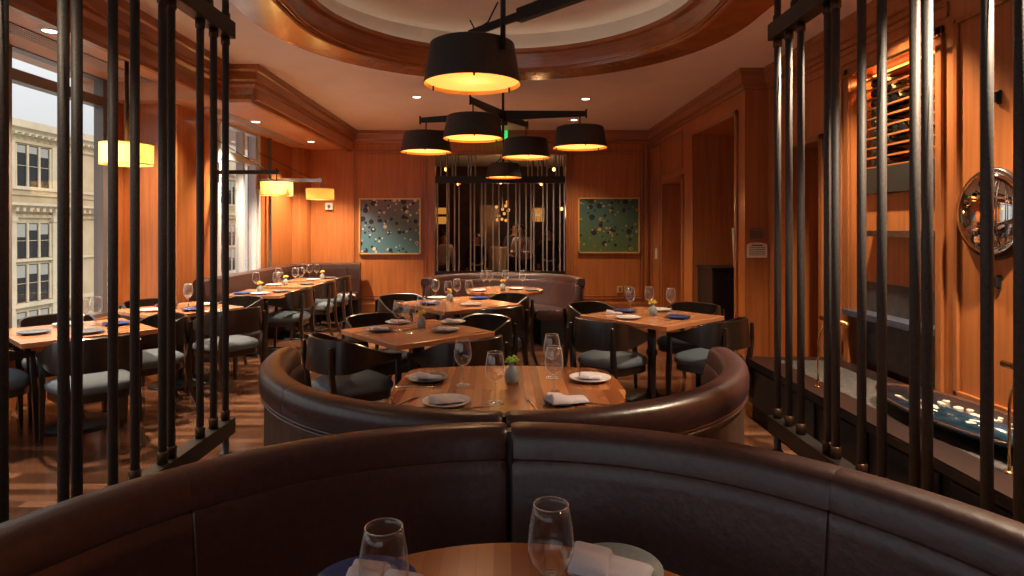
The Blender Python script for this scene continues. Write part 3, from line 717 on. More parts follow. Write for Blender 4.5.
def napkin(x, y, ang, label, z=.758, mat='napkin', sc=1.):
    p = NP[mat]
    if p[1]:
        p[1] = False; o = p[0]; o.location = (x, y, z); o.rotation_euler = (0, 0, ang); o['label'] = label
    else: o = dup(p[0], (x, y, z), ang, label)
    o.scale = (sc, sc, sc); return o
def knife(x, y, ang, label):
    b = nb()
    loft(b, [[(u, s * w, z) for s, z in ((-1, 0), (1, 0), (1, h), (-1, h))] for u, w, h in ((-.105, .003, .003), (-.10, .006, .006), (-.02, .0055, .006), (0, .004, .005), (.02, .008, .0025), (.09, .009, .002), (.11, .002, .0015))])
    o = obj('table_knife', b, 'steel', None, True); o.location = (x, y, .7505); o.rotation_euler = (0, 0, ang); return tag(o, label, 'knife')
def fork(x, y, ang, label):
    b = nb()
    loft(b, [[(u, s * w, z0 + zz) for s, zz in ((-1, 0), (1, 0), (1, .003), (-1, .003))] for u, w, z0 in ((-.1, .006, 0), (-.05, .004, .002), (.03, .003, .004), (.045, .011, .002), (.06, .012, 0))])
    for k in range(4): box(b, .058, .10, -.0115 + k * .0068, -.009 + k * .0068, .0, .003)
    o = obj('table_fork', b, 'steel', None); o.location = (x, y, .7505); o.rotation_euler = (0, 0, ang); return tag(o, label, 'fork')
def vase_proto(fl):
    t = thing('bud_vase', 'x', 'vase', (0, 0, 0), 0, 'grey bud vases')
    b = nb(); lathe(b, [(0, 0), (.028, 0), (.033, .004), (.038, .025), (.0385, .045), (.033, .065), (.022, .08), (.014, .088), (.013, .096), (.016, .101), (.012, .1015), (.0105, .094), (0, .09)], 28); obj('vase_body', b, 'vase_grey', t, True)
    rnd = random.Random(5)
    b = nb()
    tips = [(-.012, .0, .125), (.012, .006, .13), (.0, -.012, .118), (.022, -.004, .118), (-.024, .006, .112)]
    for x, y, z in tips: tube(b, [(x * .2, y * .2, .085), (x * .6, y * .6, z - .02), (x, y, z)], .0018, 6)
    obj('stem', b, 'leaf', t)
    b = nb()
    for x, y, z in tips:
        m = Matrix.Translation((x, y, z))
        for k in range(7):
            a = k * 2.4; rr = .008 * math.sqrt(k / 3)
            bmesh.ops.create_icosphere(b, subdivisions=1, radius=.0075, matrix=m @ Matrix.Translation((rr * math.cos(a), rr * math.sin(a), .006 * math.cos(k))))
    obj('flower', b, fl, t, True)
    return t
VS = {m: [vase_proto(m), True] for m in ('flower_yellow', 'flower_green')}
def vase(x, y, label, fl='flower_yellow', sc=1.):
    p = VS[fl]
    if p[1]: p[1] = False; o = p[0]; o.location = (x, y, .7505); o['label'] = label
    else: o = dup(p[0], (x, y, .7505), random.uniform(0, 6), label)
    o.scale = (sc, sc, sc); return o

# nearest booth table
wine(-.222, 1.155, 'large clear wine glass at left on the nearest table', 1.05, near=True)
wine(.097, 1.25, 'large clear wine glass at centre right on the nearest table', 1.05, near=True)
plate(.26, 1.43, 'plate_celadon', 'grey-green round plate under napkin on the nearest table', .83); napkin(.245, 1.425, R_(-24), 'grey folded napkin on the grey-green plate, nearest table', .765, sc=1.1)
plate(-.305, 1.36, 'plate_blue', 'dark blue plate at left edge of the nearest table', .9); napkin(-.262, 1.37, R_(-12), 'grey folded napkin on the dark blue plate, nearest table', .765, sc=1.)
# middle booth table
mid = 'the striped middle booth table'
for (px, py), l in (((463, 385.5), 'second-nearest left wine glass on '), ((495, 403), 'nearest wine glass just left of vase on '), ((554, 395), 'nearer of two right-hand wine glasses on '), ((552, 378), 'farther of two right-hand wine glasses on ')):
    x, y = P(px, py); wine(x, y, l + mid)
x, y = P(512, 383); vase(x, y, 'grey bud vase with green blossoms on ' + mid, 'flower_green')
x, y = P(427, 377.5, .765); plate(x, y, 'plate_dark', 'dark-edged plate with napkin, far left of ' + mid, .84); napkin(x + .01, y, R_(-12), 'grey napkin on far left plate of ' + mid, .765, sc=.75)
x, y = P(446.5, 401, .765); plate(x, y, 'plate_pale', 'pale plate with napkin, near left of ' + mid, .84); napkin(x, y, R_(18), 'grey napkin on near left plate of ' + mid, .765, sc=.9)
x, y = P(590, 377.5, .765); plate(x, y, 'plate_pale', 'pale plate with napkin, far right of ' + mid, .84); napkin(x, y, R_(-15), 'crumpled grey napkin on far right plate of ' + mid, .765, sc=.7)
x, y = P(567, 402, .76); plate(x - .03, y + .01, 'plate_blue', 'dark blue plate under napkin, near right of ' + mid, .62); napkin(x, y, R_(12), 'grey folded napkin at near right of ' + mid, .765, sc=1.1)
x, y = P(416, 387); knife(x, y, R_(5), 'steel knife beside far left plate of ' + mid)
x, y = P(481, 407); knife(x, y, R_(25), 'steel knife beside near left plate of ' + mid)
x, y = P(594, 404); knife(x, y, R_(-18), 'steel knife beside near right napkin of ' + mid)
x, y = P(532, 404); fork(x, y, R_(100), 'steel fork beside near right napkin of ' + mid)
x, y = P(466, 395); fork(x - .27, y - .12, R_(60), 'steel fork at the left edge of ' + mid)
# table just beyond the middle booth
ta = 'the square table just beyond middle booth'
for px, py, l in ((398.5, 330.5, 'leftmost wine glass on '), (410, 333.5, 'second wine glass from left on '), (421.5, 324.5, 'wine glass behind the vase on '), (441, 328, 'rightmost wine glass on ')):
    x, y = P(px, py); wine(x, y, l + ta)
x, y = P(421.5, 327.5); vase(x, y, 'grey bud vase with yellow flowers on ' + ta)
for px, py, m, l, nm in ((380.5, 329, 'plate_dark', 'dark plate at left corner of ', 'napkin'), (398, 321.8, 'plate_pale', 'pale plate at far left of ', 'napkin'), (445.5, 329.5, 'plate_dark', 'dark plate at near right of ', 'napkin'), (453, 321.5, 'plate_pale', 'pale plate at far right of ', 'napkin')):
    x, y = P(px, py, .765); plate(x, y, m, l + ta, .82); napkin(x, y, random.uniform(-.4, .4), 'grey napkin on the ' + l + 'table beyond middle booth', .765, nm, .72)
tb = 'the second square table from middle booth'
for px, py, l in ((435.5, 300.5, 'leftmost wine glass on '), (448, 303, 'second wine glass from left on '), (457, 300, 'third wine glass from left on '), (469, 302, 'rightmost wine glass on ')):
    x, y = P(px, py); wine(x, y, l + tb)
x, y = P(449.5, 302); vase(x, y + .04, 'grey bud vase with yellow flowers on ' + tb)
for px, py, m, l in ((430, 303, 'plate_blue', 'dark blue plate at left of '), (437, 297.5, 'plate_pale', 'pale plate at far side of '), (479, 297.6, 'plate_blue', 'dark blue plate at far right of '), (471, 304, 'plate_pale', 'pale plate at near side of ')):
    x, y = P(px, py, .765); plate(x, y, m, l + tb, .85)
bb = 'the round table in the back booth'
for px, py, l in ((484, 288.5, 'leftmost wine glass on '), (489.6, 288, 'second wine glass from left on '), (505.6, 287.4, 'third wine glass from left on '), (522.5, 288.2, 'rightmost wine glass on ')):
    x, y = P(px, py); wine(x, y, l + bb)
x, y = P(502.5, 290.3); vase(x, y, 'small grey bud vase on ' + bb)
for px, py, l in ((478, 290, 'pale plate at left of '), (516, 288.2, 'pale plate at right of ')):
    x, y = P(px, py, .765); plate(x, y, 'plate_pale', l + bb, .8)
x, y = P(532, 289.5, .765); plate(x, y, 'plate_dark', 'dark plate at right edge of ' + bb, .8)
tr = 'the table by the alcove'
for px, py, l in ((630.5, 312, 'leftmost wine glass on '), (649.5, 311, 'middle wine glass behind vase on '), (671, 313, 'rightmost wine glass on ')):
    x, y = P(px, py); wine(x, y, l + tr)
x, y = P(653, 315.5); vase(x, y, 'grey bud vase with yellow flowers on ' + tr)
for px, py, m, l in ((625, 310.3, 'plate_blue', 'dark blue plate at far left of '), (678, 316.6, 'plate_blue', 'dark blue plate at near right of '), (628, 317, 'plate_pale', 'pale plate at near left of '), (660, 309.3, 'plate_pale', 'pale plate at far side of ')):
    x, y = P(px, py, .765); plate(x, y, m, l + tr, .85)
x, y = P(614, 312.5, .76); napkin(x, y, R_(-20), 'flat pale napkin at left corner of ' + tr, .7515, sc=.9)
x, y = P(662, 320); fork(x, y, R_(-60), 'steel fork at the near corner of ' + tr)
def ware(k, name, glasses, vs, plates):
    cx, cy, a, s = TBL[k]
    def q(u, v): u, v = rot(u, v, a); return cx + u, cy + v
    for (u, v), l in glasses: wine(*q(u, v), l + ' wine glass on ' + name)
    if vs: vase(*q(*vs), 'grey bud vase with flowers on ' + name)
    for (u, v), m, l in plates:
        plate(*q(u, v), m, l + ' plate on ' + name, .85)
ware('L1', 'the near window table', [((-.10, -.10), 'nearest'), ((.04, .02), 'middle'), ((.16, .14), 'farthest'), ((-.02, .17), 'window-side')], None,
     [((-.28, .0), 'plate_dark', 'dark left-hand'), ((.0, -.27), 'plate_dark', 'dark near-side'), ((.28, .02), 'plate_blue', 'blue right-hand'), ((.0, .28), 'plate_pale', 'pale window-side')])
ware('L2', 'the table by the pier', [((-.14, -.06), 'leftmost'), ((.06, -.04), 'second'), ((.12, .06), 'third'), ((.0, .16), 'far')], (-.04, .05),
     [((-.27, .02), 'plate_pale', 'pale left-hand'), ((-.02, -.27), 'plate_blue', 'blue near-side'), ((.02, .28), 'plate_blue', 'blue far-side'), ((.28, .0), 'plate_pale', 'pale right-hand')])
ware('L3', 'nearest banquette table', [((-.16, .16), 'left-hand'), ((.1, .16), 'right-hand'), ((.12, .24), 'far')], (-.02, -.06), [((.05, -.25), 'plate_pale', 'pale near'), ((-.18, -.2), 'plate_blue', 'blue near'), ((.2, .02), 'plate_dark', 'dark right-hand')])
ware('L4', 'middle banquette table', [((-.2, .0), 'left-hand'), ((.02, .05), 'middle'), ((.08, .12), 'right-hand')], (-.06, -.1), [((.2, .0), 'plate_dark', 'dark right-hand'), ((-.2, -.18), 'plate_pale', 'pale near')])
ware('L5', 'farthest banquette table', [((-.16, .05), 'left-hand'), ((-.06, .0), 'middle'), ((.03, .06), 'right-hand')], (.14, .0), [((.2, .16), 'plate_dark', 'dark far'), ((.05, -.18), 'plate_pale', 'pale near')])

# ------------------------------------------------------------------ ceiling lamps
def drum(t, x, y, z, D=.60, h=.25, power=22., zh=None, down=3.2):
    """black drum shade open below with a lit diffuser, hung at x, y with its lower rim at z (local to t)"""
    r0, r1 = D / 2, D / 2 * .865
    b = nb(); lathe(b, [(r1 * .02, h), (r1 - .01, h), (r1, h - .006), (r0, .004), (r0 - .003, 0)], 56, x, y, z); s = obj('lamp_shade', b, 'shade_black', t, True)
    s.modifiers.new('es', 'EDGE_SPLIT').split_angle = R_(40)
    b = nb(); lathe(b, [(r0 - .003, 0), (r1 - .008, h - .012), (r1 * .02, h - .012), (r1 * .02, h)], 56, x, y, z); obj('shade_lining', b, 'shade_lining', s, True)
    b = nb(); lathe(b, [(0, .022), (r0 - .012, .022), (r0 - .012, .026), (0, .026)], 56, x, y, z); obj('diffuser', b, 'diffuser', s)
    b = nb()
    for k in range(3):
        a = R_(120 * k + 35); lathe(b, [(0, -.012), (.006, -.010), (.006, .02), (0, .02)], 8, x + (r0 - .02) * math.cos(a), y + (r0 - .02) * math.sin(a), z)
    obj('finial', b, 'black_iron', s)
    light('POINT', (x, y, z + .085), power, (1, .70, .40), .045, t, 'bulb_light')
    light('SPOT', (x, y, z + .015), power * down, (1, .74, .46), .12, t, 'down_light', spot_size=R_(150), spot_blend=.9)
    if zh: 
        b = nb(); tube(b, [(x, y, z + h - .012), (x, y, zh)], .007, 8); lathe(b, [(0, h), (.04, h), (.04, h + .015), (.012, h + .03), (0, h + .03)], 16, x, y, z)
        for q in range(3): tube(b, [(x, y, z + h - .004), (x + r1 * .8 * math.cos(R_(120 * q)), y + r1 * .8 * math.sin(R_(120 * q)), z + h - .004)], .005, 6)
        obj('hanger', b, 'black_iron', t)
PW = 22.
# nearest mobile chandelier
t = thing('mobile_chandelier', 'nearest hanging mobile lamp with big black drum shade', 'lamp', (0, 3.62, 0))
b = nb(); tube(b, [(0, 0, 2.60), (0, 0, 3.66)], .016); lathe(b, [(0, 3.62), (.07, 3.62), (.07, 3.659), (0, 3.659)], 20); obj('stem', b, 'black_metal', t, True)
b = nb(); beam(b, (-.21, .235, 2.755), (.10, -.11, 2.755), .022, .045); beam(b, (.09, -.10, 2.755), (.42, -.465, 2.755), .045, .075); obj('arm', b, 'black_metal', t, bev=.003)
b = nb(); tube(b, [(-.205, .23, 2.84), (-.17, .19, 2.765), (-.09, .10, 2.785), (-.03, .03, 2.88)], .005, 8); obj('cable', b, 'black_iron', t, True)
drum(t, -.19, .21, 2.435, power=PW * .75, down=1.1, zh=2.75)
# middle mobile chandelier
t = thing('mobile_chandelier', 'four-armed mobile chandelier with four black drum shades', 'lamp', (0, 7.0, 0))
b = nb(); tube(b, [(0, 0, 2.55), (0, 0, CEIL - .002)], .014); lathe(b, [(0, 3.21), (.07, 3.21), (.07, CEIL - .002), (0, CEIL - .002)], 20); lathe(b, [(0, 2.74), (.04, 2.74), (.04, 2.87), (0, 2.87)], 16); obj('stem', b, 'black_metal', t, True)
zA = 2.82
for ends in (((-.30, -.80), (.28, .60)), ((-.905, .29), (.855, -.11))):
    (ax, ay), (ex, ey) = ends
    b = nb(); beam(b, (ax * 1.08, ay * 1.08, zA), (0, 0, zA), .022, .06, .03, .11); beam(b, (0, 0, zA), (ex * 1.08, ey * 1.08, zA), .03, .11, .022, .06)
    for x, y in ends: beam(b, (x * 1.08, y * 1.08, zA + .05), (x * 1.08, y * 1.08 + .001, zA - .05), .02, .02)
    obj('arm', b, 'black_metal', t, bev=.003)
for x, y, dz in ((-.30, -.80, 0), (.28, .60, -.03), (-.905, .29, 0), (.855, -.11, 0)): drum(t, x, y, 2.44 + dz, D=.6, h=.23, power=PW, zh=2.80)
# pendant over the back booth
t = thing('drum_pendant', 'smallest black drum pendant above the back booth table', 'lamp', (.01, 10.0, 0))
b = nb(); tube(b, [(0, 0, 2.62), (0, 0, CEIL - .002)], .012); lathe(b, [(0, 3.21), (.06, 3.21), (.06, CEIL - .002), (0, CEIL - .002)], 16)
for k in range(3): tube(b, [(0, 0, 2.70), (.17 * math.cos(R_(120 * k + 30)), .17 * math.sin(R_(120 * k + 30)), 2.60)], .008, 6)
obj('stem', b, 'black_metal', t, True)
drum(t, 0, 0, 2.36, D=.58, h=.225, power=7)

# amber window lamps
def amber(t, x, y, z, D, h, power):
    b = nb(); lathe(b, [(D / 2, 0), (D / 2, h)], 48, x, y, z); obj('lamp_shade', b, 'amber_shade', t, True)
    b = nb(); lathe(b, [(D / 2, 0), (D / 2 + .004, 0), (D / 2 + .004, .008), (D / 2, .008)], 48, x, y, z); lathe(b, [(D / 2, h - .008), (D / 2 + .004, h - .008), (D / 2 + .004, h), (D / 2, h)], 48, x, y, z)
    for k in range(3):
        a = R_(120 * k); tube(b, [(x, y, z + h - .01), (x + D / 2 * math.cos(a), y + D / 2 * math.sin(a), z + h - .01)], .004, 6)
    obj('rim', b, 'gold', t)
    light('POINT', (x, y, z + h * .5), power, (1, .70, .30), .04, t)
t = thing('amber_pendant', 'amber drum pendant hanging in the near window bay', 'lamp', (-3.41, 5.62, 0))
amber(t, 0, 0, 2.12, .43, .19, 1.9)
b = nb(); tube(b, [(0, 0, 2.32), (0, 0, 3.109)], .018); lathe(b, [(0, 3.08), (.09, 3.08), (.09, 3.109), (0, 3.109)], 20); obj('stem', b, 'collar_metal', t, True)
for (x, y, lab, am) in ((-2.84, 7.78, 'amber drum lamp on dark bracket, nearer of two by far window', 'black_metal'), (-2.69, 9.12, 'amber drum lamp on grey bracket, closest to the back wall', 'steel')):
    t = thing('bracket_lamp', lab, 'lamp', (x, y, 0))
    xw = XLF - x + .001
    if x < -2.8: amber(t, 0, 0, 1.955, .39, .175, 1.25)
    else: amber(t, 0, 0, 1.965, .40, .165, 1.25)
    b = nb(); beam(b, (.03, 0, 2.25), (xw, 0, 2.25), .035, .05); tube(b, [(0, 0, 2.14), (0, 0, 2.30)], .008, 8); box(b, xw, xw + .02, -.05, .05, 2.12, 2.38); obj('arm', b, am, t)
    b = nb(); tube(b, [(-.12, 0, 2.275), (xw, 0, 2.66)], .006, 6); obj('cable', b, 'black_iron', t)

# recessed downlights
def downlight(x, y, z, label, power=30., ang=104, col=WARM):
    t = thing('downlight', label, 'light', (x, y, z), 0, 'recessed downlights')
    b = nb(); lathe(b, [(.052, -.002), (.075, -.006), (.078, -.002), (.078, .0)], 28); obj('ring', b, 'plate_pale', t, True)
    b = nb(); lathe(b, [(0, -.003), (.05, -.003), (.052, -.001)], 24); obj('lens', b, 'downlight_lens', t)
    if power:
        o = light('SPOT', (0, 0, -.03), power, col, .04, t, 'spot_light', spot_size=R_(ang), spot_blend=.7)
for x, y, z, l, p in ((-1.12, 8.05, CEIL, 'small recessed ceiling spotlight left of the chandelier', 30), (1.09, 8.17, CEIL, 'small recessed ceiling spotlight right of the chandelier', 7), (1.12, 9.76, CEIL, 'small recessed ceiling spotlight nearest the back wall', 8),
                   (-3.59, 4.91, 3.11, 'recessed soffit spotlight nearest in the window bay', 32), (-3.40, 6.25, 3.11, 'recessed soffit spotlight before the wooden pier', 16),
                   (-3.19, 8.0, 2.92, 'recessed soffit spotlight above the far window', 30), (-3.05, 9.85, 2.92, 'recessed soffit spotlight in the far corner', 29)):
    downlight(x, y, z, l, p * 14)

for x, y, z, l, p in ((2.42, 4.35, CEIL, 'added unseen ceiling spotlight over far end of low counter', 24), (2.42, 2.5, CEIL, 'added unseen ceiling spotlight over near end of low counter', 52),  # spotlights out of view, added to lift the room's brightness
                   (2.3, .4, CEIL, 'added unseen ceiling spotlight right of the nearest booth', 2), (-2.3, 2.2, CEIL, 'added unseen ceiling spotlight left of the nearest booth', 5),
                   (-2.3, .2, CEIL, 'added unseen ceiling spotlight left and behind the nearest booth', 3), (0., -1.6, CEIL, 'added unseen ceiling spotlight behind the nearest booth', 2)):
    downlight(x, y, z, l, p * 11)
# ------------------------------------------------------------------ wall things
def painting(x0, x1, z0, z1, mat, label):
    t = thing('framed_painting', label, 'painting', ((x0 + x1) / 2, BACK - .001, (z0 + z1) / 2))
    w, h = (x1 - x0) / 2, (z1 - z0) / 2
    b = nb(); box(b, -w + .02, w - .02, -.03, -.005, -h + .02, h - .02); obj('canvas', b, mat, t)
    b = nb(); panel_frame(b, 'y', 0, -w, w, -h, h, .024, -.05); obj('frame', b, 'gold', t)
painting(-2.51, -1.435, 1.09, 2.07, 'canvas_blue', 'gold framed abstract painting of dots on blue and violet')
painting(1.31, 2.385, 1.11, 2.08, 'canvas_green', 'gold framed abstract painting of dark dots on green')
def plateobj(name, label, cat, loc, w, h, mat, holes, axis='y'):
    t = thing(name, label, cat, loc)
    b = nb(); d = -.012
    if axis == 'y': box(b, -w / 2, w / 2, d, 0, -h / 2, h / 2)
    else: box(b, d, 0, -w / 2, w / 2, -h / 2, h / 2)
    obj('cover_plate', b, mat, t, bev=.003)
    for k in range(holes):
        u = (k - (holes - 1) / 2) * w / max(holes, 1) * .9; b = nb()
        if axis == 'y': box(b, u - .014, u + .014, d - .006, d, -h * .28, h * .28)
        else: box(b, d - .006, d, u - .014, u + .014, -h * .28, h * .28)
        obj('socket' if 'outlet' in name else 'toggle', b, 'ink' if 'outlet' in name else 'switch_white', t)
    return t
plateobj('wall_outlet', 'brass outlet plate low on the back wall right', 'outlet', ((619.5 - CX) * BACK / F, BACK - .023, .48), .10, .12, 'gold', 1)
plateobj('wall_outlet', 'pair of outlets low on back wall, right of the brass plate', 'outlet', ((628 - CX) * BACK / F, BACK - .023, .48), .14, .12, 'gold', 2)
plateobj('light_switch', 'small light switch plate beside the right doorway', 'switch', (XRF - .001, 10.5, 1.12), .12, .19, 'switch_white', 2, 'x')
t = thing('fire_alarm', 'small white fire alarm strobe on the back wall', 'alarm', ((329.5 - CX) * BACK / F, BACK - .001, 1.93))
b = nb(); box(b, -.065, .065, -.04, 0, -.06, .06); obj('housing', b, 'switch_white', t, bev=.006)
b = nb(); lathe(b, [(.03, 0), (.02, .02), (0, .025)], 16); bmesh.ops.rotate(b, verts=b.verts, matrix=Matrix.Rotation(R_(90), 3, 'X')); bmesh.ops.translate(b, verts=b.verts, vec=(.0, -.04, .0)); obj('lens', b, 'plate_dark', t)
# exit sign
t = thing('exit_sign', 'green lit exit sign hung below the ceiling at the back', 'sign', (-.08, 10.62, 3.15))
b = nb(); box(b, -.16, .16, -.015, .015, -.085, .07); obj('panel', b, 'exit_green', t, bev=.003)
b = nb(); box(b, -.05, .05, -.02, .02, .07, .099); obj('mount', b, 'switch_white', t)
def text(s, size, mat, parent, loc, rotx=90, rz=0):
    cu = bpy.data.curves.new('lettering', 'FONT'); cu.body = s; cu.size = size; cu.align_x = 'CENTER'; cu.align_y = 'CENTER'; cu.extrude = .001
    tmp = bpy.data.objects.new('lettering', cu); C.objects.link(tmp); bpy.context.view_layer.update()
    me = bpy.data.meshes.new_from_object(tmp.evaluated_get(bpy.context.evaluated_depsgraph_get())); bpy.data.objects.remove(tmp)
    me.materials.clear(); me.materials.append(M[mat]); o = bpy.data.objects.new('lettering', me); C.objects.link(o); o.parent = parent; o.location = loc; o.rotation_euler = (R_(rotx), 0, R_(rz)); return o
text('EXIT', .12, 'switch_white', t, (0, -.017, -.007))
# plaques on the pier end
def plaque(label, x, z, w, h, mat, head):
    t = thing('wall_plaque', label, 'plaque', (x, 6.659, z))
    o = [(-w / 2, -h / 2), (w / 2, -h / 2), (w / 2, h / 2 - .02)] + [(w / 2 * math.cos(a), h / 2 - .02 + .028 * math.sin(a)) for a in [math.pi * k / 12 for k in range(1, 12)]] + [(-w / 2, h / 2 - .02)]
    b = nb(); loft(b, [[(u, -.012, v) for u, v in o], [(u, 0, v) for u, v in o]]); obj('board', b, mat, t)
    b = nb()
    if head: box(b, -w * .28, w * .28, -.0135, -.012, h * .30, h * .38)
    rnd = random.Random(int(z * 100))
    for k in range(5):
        zz = h * (.16 - k * .125); u = -w * .4
        while u < w * .36:
            l = rnd.uniform(.012, .03); box(b, u, min(u + l, w * .4), -.0135, -.012, zz, zz + .008); u += l + .006
    obj('engraved_lines', b, 'ink', t)
plaque('small dark arched plaque, upper of two beside the alcove', (756.5 - CX) * 6.66 / F, 1.485, .165, .125, 'plaque_dark', False)
plaque('cream arched notice plaque, lower of two beside the alcove', (756.8 - CX) * 6.66 / F, 1.31, .215, .155, 'plaque_cream', True)
# alcove: dark service cabinet and what stands on it
t = thing('service_cabinet', 'black service cabinet inside the right alcove', 'cabinet', (3.2, 8.1, 0))
b = nb(); box(b, -.55, .60, -.25, .335, .06, 1.02); box(b, -.53, .58, -.2, .33, 0, .06); obj('body', b, 'cabinet_black', t)
b = nb(); box(b, -.57, .62, -.28, .335, 1.02, 1.05); obj('worktop', b, 'cabinet_black', t, bev=.004)
for k in range(3):
    b = nb(); box(b, -.54 + k * .38, -.18 + k * .38, -.265, -.25, .10, .99); d = obj('door', b, 'cabinet_black', t, bev=.003)
    b = nb(); tube(b, [(-.36 + k * .38 - .05, -.285, .90), (-.36 + k * .38 + .05, -.285, .90)], .006, 8); obj('handle', b, 'steel', d)
t = thing('paper_roll', 'tall pale rolled sheet standing on the alcove cabinet', 'paper', (2.98, 7.92, 1.0505))
b = nb(); lathe(b, [(0, 0), (.035, 0), (.042, .25), (.055, .50), (.052, .50), (.04, .25), (.033, .01), (0, .01)], 20); obj('sheet', b, 'paper', t, True)
# doorway leaf on the right
bm = nb(); box(bm, 3.15, 3.2, 9.02, 10.03, 0, 2.24); d = struct('door_1', bm, 'wall_wood')
bm = nb(); box(bm, 3.20, 3.245, 5.57, 6.09, 0, 2.32); d = struct('door_2', bm, 'wall_wood')

# bar niche: wine rack, shelf, slate, granite
t = thing('wine_rack', 'slatted wooden wine rack glowing amber behind the right screen', 'rack', (3.2, 4.57, 2.0))
b = nb(); box(b, .03, .045, -.505, .505, .02, .79); obj('back_board', b, 'wall_wood', t)
for k in range(10):
    b = nb(); box(b, -.27, -.235, -.505, .505, .02 + k * .078, .034 + k * .078); box(b, -.02, .0, -.505, .505, .02 + k * .078, .034 + k * .078); obj('slat', b, 'trim_wood_deep', t)
b = nb(); box(b, -.28, .045, -.507, -.49, .02, .79); obj('side_board', b, 'trim_wood', t); b = nb(); box(b, -.28, .045, .49, .507, .02, .79); obj('side_board', b, 'trim_wood', t)
b = nb(); box(b, -.30, -.28, -.507, .507, -.18, .02); obj('fascia', b, 'grey_panel', t)
b = nb(); tube(b, [(-.42, -.62, .775), (-.42, .55, .775)], .012, 10); tube(b, [(-.42, -.4, .775), (-.34, -.4, .79)], .008, 8); tube(b, [(-.42, .4, .775), (-.34, .4, .79)], .008, 8); obj('rail', b, 'brass', t)
b = nb(); box(b, -.20, -.17, -.46, .46, .775, .785); obj('light_strip', b, 'strip_light', t)
l = light('AREA', (2.995, 4.57, 2.77), 8, (1, .40, .10), name='strip_lamp', shape='RECTANGLE', size=.06, size_y=.9)
bproto = None; rows = {8: 2, 7: 3, 6: 4, 5: 2, 4: 2, 3: 4, 2: 3, 1: 2, 0: 3}
ordn = ['first', 'second', 'third', 'fourth', 'fifth']; rown = ['bottom', 'second', 'third', 'fourth', 'fifth', 'sixth', 'seventh', 'eighth', 'top']
for r, n in rows.items():
    for k in range(n):
        yy = 4.57 + .34 - k * .082 - (.1 if r in (3, 5) and k > 1 else 0); zz = 2.034 + r * .078 + .0335
        lab = f'dark wine bottle lying in rack, {rown[r]} row from below, {ordn[k]} from far end'
        if bproto is None:
            t = thing('wine_bottle', lab, 'bottle', (2.93, yy, zz), 0, 'bottles in the wine rack')
            b = nb(); lathe(b, [(0, .01), (.028, 0), (.0333, .006), (.0333, .17), (.028, .195), (.014, .215), (.013, .26), (0, .262)], 16); bmesh.ops.rotate(b, verts=b.verts, matrix=Matrix.Rotation(R_(90), 3, 'Y')); obj('bottle_body', b, 'bottle_glass', t, True)
            b = nb(); lathe(b, [(.0145, .225), (.0145, .264), (0, .2645)], 12); bmesh.ops.rotate(b, verts=b.verts, matrix=Matrix.Rotation(R_(90), 3, 'Y')); obj('foil', b, 'bottle_foil', t, True)
            bproto = t
        else: dup(bproto, (2.93, yy, zz), 0, lab)
b = nb(); box(b, 2.84, 2.949, 4.07, 4.92, 1.485, 1.53); tag(obj('metal_shelf', b, 'steel'), 'polished metal shelf crossing the bar niche', 'shelf')
b = nb(); box(b, 2.95, 3.249, 4.065, 5.075, .46, 1.12); tag(obj('slate_slab', b, 'slate'), 'dark slate slab lining the lower bar niche', 'slab')
b = nb(); box(b, 2.79, 2.949, 4.065, 5.11, .84, .885); tag(obj('granite_shelf', b, 'granite'), 'speckled blue-grey granite ledge in the bar niche', 'shelf')
# convex mirror
t = thing('convex_mirror', 'round convex mirror with dark rim on the right wall', 'mirror', (XR - .001, 3.59, 1.635))
b = nb(); lathe(b, [(.0, .0), (.235, .0), (.262, .005), (.268, .02), (.258, .034), (.24, .036)], 56); bmesh.ops.rotate(b, verts=b.verts, matrix=Matrix.Rotation(R_(-90), 3, 'Y')); obj('rim', b, 'mirror_rim', t, True)
b = nb(); lathe(b, [(.242, .03)] + [(.242 * math.cos(R_(k * 9)), .03 + .075 * math.sin(R_(k * 9))) for k in range(1, 11)], 56); bmesh.ops.rotate(b, verts=b.verts, matrix=Matrix.Rotation(R_(-90), 3, 'Y')); obj('mirror_glass', b, 'mirror', t, True)
for z, l in ((2.30, 'small black wall fitting above the convex mirror'), (1.24, 'small black wall fitting below the convex mirror')):
    t = thing('door_pull', l, 'fitting', (XR - .001, 3.555, z))
    b = nb(); box(b, -.012, 0, -.014, .014, -.04, .04); obj('plate', b, 'black_iron', t, bev=.003); b = nb(); box(b, -.03, -.012, -.008, .008, -.03, .03); obj('grip', b, 'black_iron', t, bev=.002)

# low display counter behind the right screen
t = thing('display_counter', 'low dark counter topped with grey stone behind the right screen', 'counter', (2.45, 3.3, 0))
y0, y1 = -2.2, 2.0
b = nb(); box(b, -.33, .385, y0, y1 - .03, 0, .395); obj('body', b, 'cabinet_black', t)
b = nb(); box(b, -.38, -.34, y0, y1, .395, .44); box(b, -.36, .385, y1 - .04, y1, .395, .44); obj('edge_band', b, 'counter_edge', t, bev=.004)
b = nb(); box(b, -.38, -.18, y0, y1, .44, .45); box(b, -.18, .395, y1 - .12, y1, .44, .45); box(b, .24, .395, y0, y1 - .12, .44, .45); obj('wood_border', b, 'brown_wood', t)
b = nb(); box(b, -.18, .24, y0, y1 - .12, .43, .446); obj('stone_inlay', b, 'grey_stone', t)
b = nb()
for k in range(7): box(b, -.345, -.33, y0 + .1 + k * .6, y0 + .62 + k * .6, .06, .36)
obj('front_panel', b, 'counter_edge', t, bev=.004)
